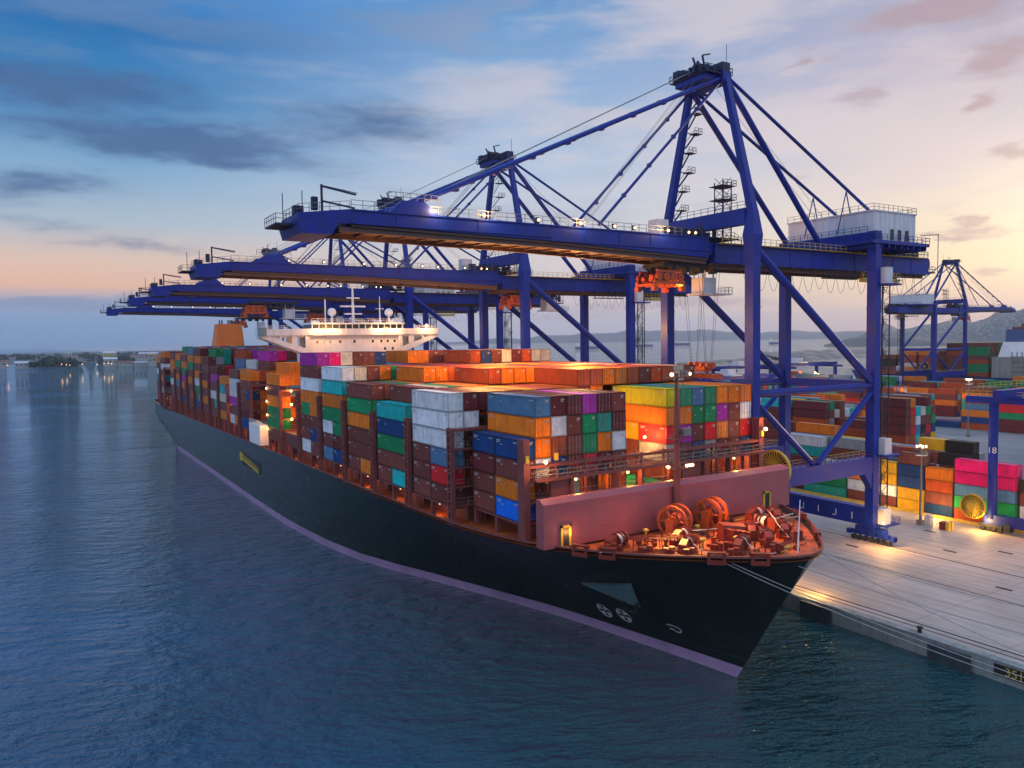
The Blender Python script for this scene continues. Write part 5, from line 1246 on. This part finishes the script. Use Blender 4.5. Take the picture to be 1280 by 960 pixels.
# rail mounted yard gantry with number 18
def yard_gantry(x0, x1, ya, yb, zt, label, detail=False, far=False):
    g = empty('yard_gantry_crane', (x0,(ya+yb)/2,QZ), label, 'yard crane', 'yard gantry cranes')
    for x in (x0, x1):
        for y in (ya, yb):
            mb = MB(); mb.tube((x,y,QZ+2.6),(x,y,zt-1.6),.85,14) if not far else mb.box((x-.8,y-.8,QZ+1.0),(x+.8,y+.8,zt-1.6)); part(mb, 'leg', M['crane'], g)
        mb = MB(); mb.box((x-.6,min(ya,yb)-2.5,QZ+1.5),(x+.6,max(ya,yb)+1.2,QZ+3.5)); part(mb, 'sill_beam', M['crane'], g)
        mb = MB(); mb.box((x-.7,min(ya,yb)-5,zt-1.6),(x+.7,max(ya,yb)+5,zt-.3)); part(mb, 'end_beam', M['crane'], g)
        if detail:
            for y in (ya,yb):
                mb = MB(); mb.box((x-.5,y-2.2,QZ+.9),(x+.5,y+2.2,QZ+1.6)); mb.cbox((x-.1,y-3.2,QZ+1.3),(1.6,1.2,1.6))
                for q in (-1.6,-.5,.5,1.6): mb.tube((x-.35,y+q,QZ+.52),(x+.35,y+q,QZ+.52),.46,10)
                part(mb, 'bogie', M['dark'], g)
    for y in (ya+3.5, yb-3.5) if ya < yb else (ya-3.5, yb+3.5):
        mb = MB(); mb.box((x0-6,y-.8,zt-.3),(x1+6,y+.8,zt+1.4)); part(mb, 'main_girder', M['crane'], g)
    mb = MB(); mb.rail([(x0-6,ya,zt+1.4),(x1+6,ya,zt+1.4)],1.1,2 if not far else 5,.04); mb.rail([(x0-.6,min(ya,yb)-5,zt-.3),(x0-.6,max(ya,yb)+5,zt-.3)],1.1,1.3,.04)
    part(mb, 'walkway_railing', M['yrail'], g)
    xm = x0+(x1-x0)*.35; ym = (ya+yb)/2
    mb = MB(); mb.box((xm-3,min(ya,yb)+1.5,zt+1.4),(xm+4,max(ya,yb)-1.5,zt+2.0)); mb.box((xm-2,ym-2.5,zt+2.0),(xm+3,ym+2.5,zt+4.4)); tr = part(mb, 'trolley', M['house'], g)
    mb = MB(); mb.box((xm-1.2,ym-3,zt-5),(xm+1.2,ym+3,zt-4))
    for a in (-1,1):
        for b in (-2.4,2.4): mb.tube((xm+a,ym+b,zt-4),(xm+a,ym+b,zt+1.4),.06,4)
    mb.build('spreader', M['orange'], tr)
    return g
g18 = yard_gantry(159.6, 203.5, 79.2, 63.0, 29.4, 'blue yard gantry crane with white number 18 on its leg', True)
VM = Vector((159.6,79.2,18.6)); tocam = Vector((-1,-.25,0)).normalized()
Mx = Matrix.Translation(VM+tocam*.90) @ Matrix(((tocam.y*1,0,tocam.x,0),(-tocam.x*-1*-1,0,tocam.y,0),(0,1,0,0),(0,0,0,1)))
ax = Vector((0,0,1)).cross(tocam); Mx = Matrix(((ax.x,0,tocam.x,0),(ax.y,0,tocam.y,0),(0,1,0,0),(0,0,0,1))); Mx = Matrix.Translation(VM+tocam*.92) @ Mx
text_mesh('18', 1.7, M['mark'], 'leg_number', Mx, g18)
mb = MB(); c = (158.2,82.1,7.1); mb.ring(c,(1,0,0),2.45,.16,.5,32); mb.ring(c,(1,0,0),.75,.6,.8,14); mb.tube((c[0]-.05,c[1],c[2]),(c[0]+.05,c[1],c[2]),1.25,28)
for k in range(36): t = 2*math.pi*k/36; mb.beam((c[0]-.12,c[1]+.6*math.cos(t),c[2]+.6*math.sin(t)),(c[0]-.12,c[1]+2.35*math.cos(t),c[2]+2.35*math.sin(t)),.13,.1)
reel = part(mb, 'cable_reel', M['yrail'], g18)
mb = MB(); mb.tube((c[0]+.1,c[1],c[2]),(c[0]+.3,c[1],c[2]),2.3,28); mb.beam((c[0]+.3,c[1],c[2]),(159.6,79.4,5.4),.4); mb.build('reel_backing', M['tyre'], reel)
for k, (x0,x1,ya,yb,zt,lab) in enumerate([(395,440,330,316,23,'distant blue yard gantry frame standing by the water beyond the red stacks'),(360,400,345,331,22,'distant blue yard gantry frame, middle of the group far across the yard'),(330,368,372,358,22,'distant blue yard gantry frame behind the others in the far yard group'),
        (181,206,318,304,24,'slim blue yard gantry frame seen through the second crane legs'),(232,262,318,304,24,'slim blue yard gantry frame beside the second crane stair tower'),(262,300,262,248,22,'blue yard gantry with yellow trolley under the distant crane')]):
    yard_gantry(x0,x1,ya,yb,zt,lab,False,True)
# light poles
def light_pole(x, y, h, label, lit):
    e = empty('light_pole', (x,y,QZ), label, 'light pole', 'light poles of the terminal')
    mb = MB(); mb.tube((x,y,QZ),(x,y,QZ+h),.28,10,.16); mb.cbox((x,y,QZ+.5),(1.1,1.1,1.0)); part(mb, 'pole', M['steel'], e)
    mb = MB(); mb.cbox((x,y,QZ+h-2.2),(1.9,1.9,.12)); mb.rail([(x-1.2,y-1.2,QZ+h-2.2),(x+1.2,y-1.2,QZ+h-2.2),(x+1.2,y+1.2,QZ+h-2.2)],.9,.8,.03); part(mb, 'lamp_platform', M['steel'], e)
    for a in (-1,1):
        for b in (-1,1):
            mb = MB(); mb.cbox((x+a*.6,y+b*.6,QZ+h-.3),(.32,.32,.5)); part(mb, 'floodlight', M['whiteglow'] if lit else M['lampglow2'], e)
light_pole(153.8,90.2,16.5,'slim grey light pole in front of the blue and yellow containers',True)
light_pole(300,158,22,'tall lit light pole on open ground behind the front stacks',True)
lamp('pole_light', (153.4,90,20.5), 1500, WHITEL, .3); lamp('pole_light', (299,157,26), 6000, WHITEL, .4)
mb = MB(); mb.box((155.2,89.0,QZ),(156.4,90.2,QZ+1.9)); mb.box((155.25,88.95,QZ+.2),(156.3,89.0,QZ+1.7)); tag(mb.build('utility_cabinet', M['house']), 'pale utility cabinet at the foot of the near light pole', 'cabinet')
e = empty('fire_hydrant_box', (153.6,85.0,QZ), 'small red box with yellow guard beside the near light pole', 'hydrant box')
mb = MB(); mb.box((153.2,84.6,QZ),(154.4,86.0,QZ+1.5)); part(mb, 'box', M['winch'], e)
mb = MB(); mb.box((152.9,83.9,QZ),(153.6,84.5,QZ+1.7)); mb.box((154.0,83.9,QZ),(154.6,84.5,QZ+1.7)); part(mb, 'guard_post', M['kerb'], e)
e = empty('guard_barrier', (152,97,QZ), 'small yellow guard barrier left of the near light pole', 'barrier'); mb = MB()
for y in (96.2,97.8): mb.box((151.9,y-.12,QZ),(152.15,y+.12,QZ+1.5))
mb.box((151.9,96.2,QZ+1.2),(152.1,97.8,QZ+1.45)); part(mb, 'frame', M['kerb'], e)
# warm pools of light on the apron
for (x,y,z,p,c_) in ((130.6,83.0,6.0,2300,(1,.52,.14)),(157.5,80.0,4.5,1500,(1,.55,.12)),(160.3,91,4.6,1500,(1,.6,.18)),(99.5,82,6.5,1500,(1,.55,.12)),(159,103,5.5,1100,(1,.6,.2)),(98.6,74.0,4.6,1100,(1,.55,.12)),(140,72,13,2200,(1,.55,.2)),(158.5,68,9,2000,(1,.46,.12))):
    lamp('apron_light', (x,y,z), p, c_, .3)
mb = MB(); mb.ball((131.6,84.2,7.0),.22); tag(mb.build('work_lamp', M['whiteglow']), 'small bright work lamp at the foot of the near crane leg', 'lamp')
for k, (x,y,z) in enumerate(((231,176,9),(246,190,9),(337,200,14),(300,244,18),(345,262,16),(395,300,14),(280,252,17),(420,316,18))):
    mb = MB(); mb.ball((x,y,z),.55,8,5); o = tag(mb.build('yard_lamp', M['lampglow2']), 'tiny warm lamp glowing among the far yard stacks', 'lamp', 'lamps in the far yard'); lamp('yard_light', (x-.8,y-2.0,z+.8), 9000, AMBER, .5)

# ------------------------------------------------------------------ ship beyond the yard
e = empty('container_ship', (512,250,0), 'far container ship with white superstructure and blue funnel beyond the yard', 'ship')
M['funnel2'] = paint('blue_funnel_paint', (.05,.09,.22), .5, var=.1, dirt=.2, scale=.1)
M['greysup'] = paint('grey_superstructure', (.30,.28,.25), .6, var=.15, dirt=.4, scale=.2)
M['bluehull'] = paint('blue_hull_paint', (.03,.05,.20), .5, var=.1, dirt=.2, scale=.05)
mb = MB(); mb.hexa([(494,170,-1),(528,170,-1),(522,328,-1),(500,328,-1)],[(492,165,14.5),(530,165,14.5),(530,325,14.5),(492,325,14.5)]); mb.hexa([(500,328,-1),(522,328,-1),(513,342,-1),(509,342,-1)],[(492,325,14.5),(530,325,14.5),(513,352,16.5),(509,352,16.5)]); part(mb, 'hull', M['bluehull'], e)
far_rng = random.Random(9)
mb = MB(); 
for (y0, hs, w) in ((314,5,'BBKRBM'),(300,6,'ORORCO'),(286,6,'OORBOR'),(268,8,'BMBGRG'),(255,8,'RBBGRG')):
    for j in range(13):
        for t in range(hs):
            if j == 0 or t == hs-1 or True: mb.box((493.4+j*2.6,y0-6,14.8+t*2.6),(495.8+j*2.6,y0+6,17.36+t*2.6), KEYS.index(far_rng.choice(w)))
o = part(mb, 'deck_containers', [CM[k] for k in KEYS], e); o['kind'] = 'stuff'
mb = MB(); mb.hexa([(497,227,27),(520,227,27),(520,245,27),(497,245,27)],[(499,230,36),(517,230,36),(517,243,36),(499,243,36)]); part(mb, 'funnel_casing', M['white'], e)
mb = MB(); mb.box((494,226,14.5),(528,247,27))
for k in range(5): mb.box((493,224,16+k*2.8),(494.2,236,16.3+k*2.8)); mb.box((493.4,224+k*2.8,14.5),(493.9,224.5+k*2.8,30))
part(mb, 'superstructure', M['greysup'], e)
mb = MB(); mb.hexa([(500,231,36),(516,231,36),(516,242.5,36),(500,242.5,36)],[(500.5,231.5,43.5),(515,231.5,43.5),(515,242,43.5),(500.5,242,43.5)]); part(mb, 'funnel', M['funnel2'], e)
mb = MB(); mb.box((503,233,43.5),(513,240,45)); mb.tube((507,236,45),(507,236,47),.8,8); part(mb, 'exhaust_stack', M['shipred'], e)
mb = MB(); mb.box((493.6,250,16),(494.0,258,27)); mb.box((493.5,250,23),(493.6,258,24.5)); part(mb, 'access_tower', M['white'], e)
# ships at anchor on the bay
def bay_ship(az, dist, L, h, label):
    a = R_(az); x, y = dist*math.sin(a), dist*math.cos(a); e = empty('cargo_ship', (x,y,0), label, 'ship', 'ships at anchor on the bay')
    ux, uy = math.cos(a), -math.sin(a); wy = L*.14
    def Q(u,v,z): return (x+ux*u+math.sin(a)*v, y+uy*u+math.cos(a)*v, z)
    mb = MB(); mb.hexa([Q(-L*.46,-wy/2,-1),Q(L*.46,-wy/2,-1),Q(L*.46,wy/2,-1),Q(-L*.46,wy/2,-1)],[Q(-L/2,-wy/2,h),Q(L/2,-wy/2,h),Q(L/2,wy/2,h),Q(-L/2,wy/2,h)]); part(mb, 'hull', M['bluehull'], e)
    mb = MB(); mb.hexa([Q(-L*.42,-wy*.4,h),Q(-L*.30,-wy*.4,h),Q(-L*.30,wy*.4,h),Q(-L*.42,wy*.4,h)],[Q(-L*.42,-wy*.4,h*2.6),Q(-L*.31,-wy*.4,h*2.6),Q(-L*.31,wy*.4,h*2.6),Q(-L*.42,wy*.4,h*2.6)]); part(mb, 'superstructure', M['white'], e)
    mb = MB(); 
    for u in (-.15,.05,.25): mb.tube(Q(L*u,0,h),Q(L*u,0,h*2.2),h*.06,6)
    part(mb, 'cargo_mast', M['dark'], e)
bay_ship(30.6, 2900, 95, 10, 'small cargo ship at anchor seen left of the near diagonal brace')
bay_ship(37.2, 3300, 105, 9, 'low cargo ship at anchor between the second crane legs')
bay_ship(43.6, 4200, 150, 12, 'long grey cargo ship at anchor behind the hoist ropes')
bay_ship(41.2, 3900, 110, 9, 'low barge-like ship at anchor left of the hoist ropes')
bay_ship(50.6, 4300, 95, 10, 'small cargo ship at anchor right of the nearest waterside leg')

# ------------------------------------------------------------------ land, hills
M['hill'] = ground_material('dry_hillside', (.075,.065,.05), (.15,.12,.10), .0016, .95)
M['townwall'] = paint('town_wall', (.36,.32,.28), .9, var=.3, dirt=.3)
M['foliage'] = paint('dark_shore_foliage', (.030,.05,.022), .9, var=.4, dirt=.3, scale=.3, streak=False)
from mathutils import noise as mnoise
def ridge(name, label, az0, az1, dist, depth, prof, seed, n=160, m=9):
    mb = MB(); vs = []
    for i in range(n+1):
        a = az0+(az1-az0)*i/n; e_ = lerp_tab(a, prof); ra = R_(a)
        H = max(1.0, dist*math.tan(R_(e_))+41.6)
        for j in range(m+1):
            t = j/m; d = dist-depth*.8+depth*t*1.8
            up = math.sin(min(1,t/.5)*math.pi/2)**1.2 if t <= .5 else max(0,1-(t-.5)*1.6)
            z = H*up*(1+.16*mnoise.fractal(Vector((a*.9,t*3,seed)),.9,2.1,5)*min(1,t*3))
            if t == 0: z = -3
            vs.append((d*math.sin(ra), d*math.cos(ra), z))
    fs = [(i*(m+1)+j,(i+1)*(m+1)+j,(i+1)*(m+1)+j+1,i*(m+1)+j+1) for i in range(n) for j in range(m)]
    mb.add(vs, fs, 0, True)
    return tag(mb.build(name, M['hill']), label, kind='structure')
ridge('mountains', 'far hazy blue mountain range across the bay', 22, 62, 11000, 1800, [(22,-.15),(28,-.05),(31,.18),(32.5,.05),(34,.32),(36.5,.38),(38.7,.44),(41,.62),(43,.46),(45.6,.52),(48.9,.26),(52,.36),(54,.24),(57,.3),(62,.2)], 3.1)
ridge('hills', 'hazy hillside with a town rising at the right', 55.2, 84, 5600, 1500, [(55.2,-.38),(56.2,.1),(57.05,.72),(57.6,.62),(58.2,.3),(59.4,.5),(60.3,.74),(60.9,.92),(62.4,.78),(63.1,.98),(63.8,1.25),(65.1,1.6),(68,2.4),(75,3),(84,1)], 7.7)
ridge('headland', 'low dark headland in front of the hazy hills', 53.6, 62, 3300, 420, [(53.6,-.7),(54.3,-.42),(55.4,-.18),(56.6,-.1),(58,-.2),(60,-.3),(62,-.6)], 5.2)['kind'] = 'structure'
rngh = random.Random(31); mb = MB()               # the pale town on the slope: far too many houses to count
for k in range(330):
    a = rngh.uniform(57.5,67); ra = R_(a); t = rngh.uniform(.04,.32); d = 5600-1500*.8+1500*t*1.8
    e_ = lerp_tab(a, [(57.5,.6),(58.2,.3),(60.9,.92),(62.4,.78),(65.1,1.6),(68,2.4)]); H = 5600*math.tan(R_(e_))+41.6
    z = H*math.sin(min(1,t/.5)*math.pi/2)**1.2; x, y = d*math.sin(ra), d*math.cos(ra); s = rngh.uniform(3,7)
    mb.box((x-s,y-s,z-14),(x+s,y+s,z+rngh.uniform(4,9)))
tag(mb.build('hillside_town', M['townwall']), 'countless pale houses of a town on the hillside', 'town', kind='stuff')
def strip(name, label, pts, h, mat, seed):
    """low land with a crumbly shoreline and uneven top"""
    mb = MB(); n = 120; vs = []; P_ = [Vector((*p,0)) for p in pts]; segs = len(P_)//2
    for i in range(n+1):
        t = i/n*(segs-1); k = min(int(t),segs-2); f = t-k
        a = P_[k]+(P_[k+1]-P_[k])*f; b = P_[segs+k]+(P_[segs+k+1]-P_[segs+k])*f
        for j in range(7):
            u = j/6; c = a+(b-a)*u; z = -2 if j in (0,6) else h*(.7+.6*mnoise.noise(Vector((i*.21,j*.9,seed))))*min(1,.6+u)
            wob = mnoise.noise(Vector((i*.33,j*2.,seed+9)))*12
            vs.append((c.x+wob, c.y+wob, z))
    mb.add(vs, [(i*7+j,(i+1)*7+j,(i+1)*7+j+1,i*7+j+1) for i in range(n) for j in range(6)], 0, True)
    return tag(mb.build(name, mat), label, kind='structure')
strip('rubble_land', 'brown rubble spit reaching into the bay behind the yard', [(1010,800),(1180,830),(1500,860),(2000,860),(1350,1190),(1550,1200),(1800,1180),(2300,1050)], 9, M['spit'], 1.3)
strip('breakwater_land', 'thin dark harbour arm beyond the second crane', [(700,820),(1010,900),(1300,1000),(760,860),(1030,950),(1350,1060)], 3.5, M['spit'], 4.4)
strip('shore', 'flat built-up shore across the water at left', [(-700,1690),(-60,1745),(190,1705),(520,1690),(-900,6500),(100,7000),(900,7200),(1800,7200)], 2.5, M['shore'], 2.2)
rngs = random.Random(17)
def bush(mb, x, y, z, r, h):
    for k in range(70):
        a = rngs.uniform(0,6.28); q = rngs.random()**.5*r; zz = z+h*rngs.uniform(.15,1)*math.sqrt(max(.05,1-(q/r)**2)); s = rngs.uniform(.5,1.3)*max(1,r/6)
        c = Vector((x+q*math.cos(a), y+q*math.sin(a), zz)); u = Vector((rngs.uniform(-1,1),rngs.uniform(-1,1),rngs.uniform(-1,1))).normalized()*s; v = Vector((rngs.uniform(-1,1),rngs.uniform(-1,1),rngs.uniform(-1,1))).normalized()*s
        mb.add([c-u-v,c+u-v,c+u+v,c-u+v], [(0,1,2,3)])
mb = MB()
for k in range(26): bush(mb, rngs.uniform(-6,68), 1768+rngs.uniform(0,26), 2, rngs.uniform(6,11), rngs.uniform(12,21))
tag(mb.build('wood', M['foliage']), 'dark clump of shore trees reading as one mass at left', 'trees', kind='stuff')
mb = MB()
for k in range(150):
    d = rngs.uniform(1900,4200); a = R_(rngs.uniform(-4,12)); bush(mb, d*math.sin(a), d*math.cos(a), 2, rngs.uniform(9,20), rngs.uniform(8,15))
tag(mb.build('treeline', M['foliage']), 'scattered far trees along the left shore reading as one mass', 'trees', kind='stuff')
M['roof'] = paint('tiled_roof', (.25,.09,.06), .8); M['wallb'] = paint('plaster_wall', (.36,.34,.31), .8); M['ywall'] = paint('yellow_wall', (.55,.42,.18), .8)
BL = [(-18,1790,30,14,9,'white','pale block of a house left of the shore trees'),(70,2150,14,12,24,'white','tall pale tower block behind the shore trees'),(132,1778,24,16,13,'white','white two storey building right of the shore trees'),(158,1766,26,12,6,'roof','low red roofed shed on the left shore'),
      (215,1735,36,16,17,'wallb','large pale hall with red roof close to the ship stern'),(195,2650,36,20,19,'ywall','yellow building standing farther back on the left shore'),(205,1760,22,9,5,'wallb','long low pale shed left of the hall at the water'),(188,1750,30,9,5,'white','low white boat shed at the middle of the left shore'),
      (262,1790,30,14,12,'roof','brown block beside the ship stern on the far shore'),(240,2300,40,16,14,'wallb','grey pale warehouse behind the hall on the far shore'),(285,2500,50,16,16,'ywall','dun coloured long block far behind the ship stern'),(90,2600,40,14,12,'wallb','low pale houses row behind the tower block'),(-60,1830,26,16,12,'wallb','pale hall at the far left edge of the shore')]
for (x,y,w_,d_,h,mk,lab) in BL:
    e = empty('building', (x,y,2), lab, 'building', 'buildings on the far shore'); mw = M['wallb'] if mk in ('roof','white') else M[mk]
    mb = MB(); mb.box((x-w_/2,y-d_/2,0),(x+w_/2,y+d_/2,2+h)); part(mb, 'wall', mw, e)
    mb = MB(); mb.prism([(y-d_/2-.8,2+h),(y+d_/2+.8,2+h),(y,2+h+(d_*.22 if h < 20 else 1))], 0, x-w_/2-.8, x+w_/2+.8); part(mb, 'roof', M['roof'] if mk in ('roof','wallb') else M['house'], e)
    for k in range(max(2,int(w_/7))):
        xx = x-w_/2+(k+.5)*w_/max(2,int(w_/7)); mb = MB(); mb.box((xx-1.3,y-d_/2-.1,2+h*.45),(xx+1.3,y-d_/2+.1,2+h*.75)); part(mb, 'window', M['glass'], e)
for k, (x,y,h) in enumerate(((54,1752,30),(96,1748,22),(196,1738,30),(10,1760,20))):
    mb = MB(); mb.tube((x,y,2),(x,y,2+h),.35,6,.15); tag(mb.build('mast_pole', M['steel']), ['slender mast in front of the shore trees','short mast right of the shore trees','tall thin mast beside the far hall','short mast left of the shore trees'][k], 'mast')
for k in range(16):
    a = rngs.uniform(-1.5,8.6); d = rngs.uniform(1745,1800); mb = MB(); mb.ball((d*math.sin(R_(a)), d*math.cos(R_(a)), rngs.uniform(4,8)), .9, 6, 4)
    tag(mb.build('shore_lamp', M['lampglow2']), 'tiny warm street lamp on the far left shore', 'lamp', 'street lamps on the far shore')

# ------------------------------------------------------------------ air
HAZE = 6e-5
if HAZE:
    m = bpy.data.materials.new('thin_evening_haze'); m.use_nodes = True; nt = m.node_tree; nt.nodes.clear()
    out = nt.nodes.new('ShaderNodeOutputMaterial'); v = nt.nodes.new('ShaderNodeVolumePrincipled'); v.inputs['Color'].default_value = (.62,.76,1.0,1); v.inputs['Density'].default_value = HAZE; v.inputs['Anisotropy'].default_value = .35
    nt.links.new(v.outputs[0], out.inputs['Volume'])
    mb = MB(); mb.box((-7000,-1500,-9),(15000,15000,520)); h = tag(mb.build('haze', m), 'thin evening haze over the bay', kind='stuff')
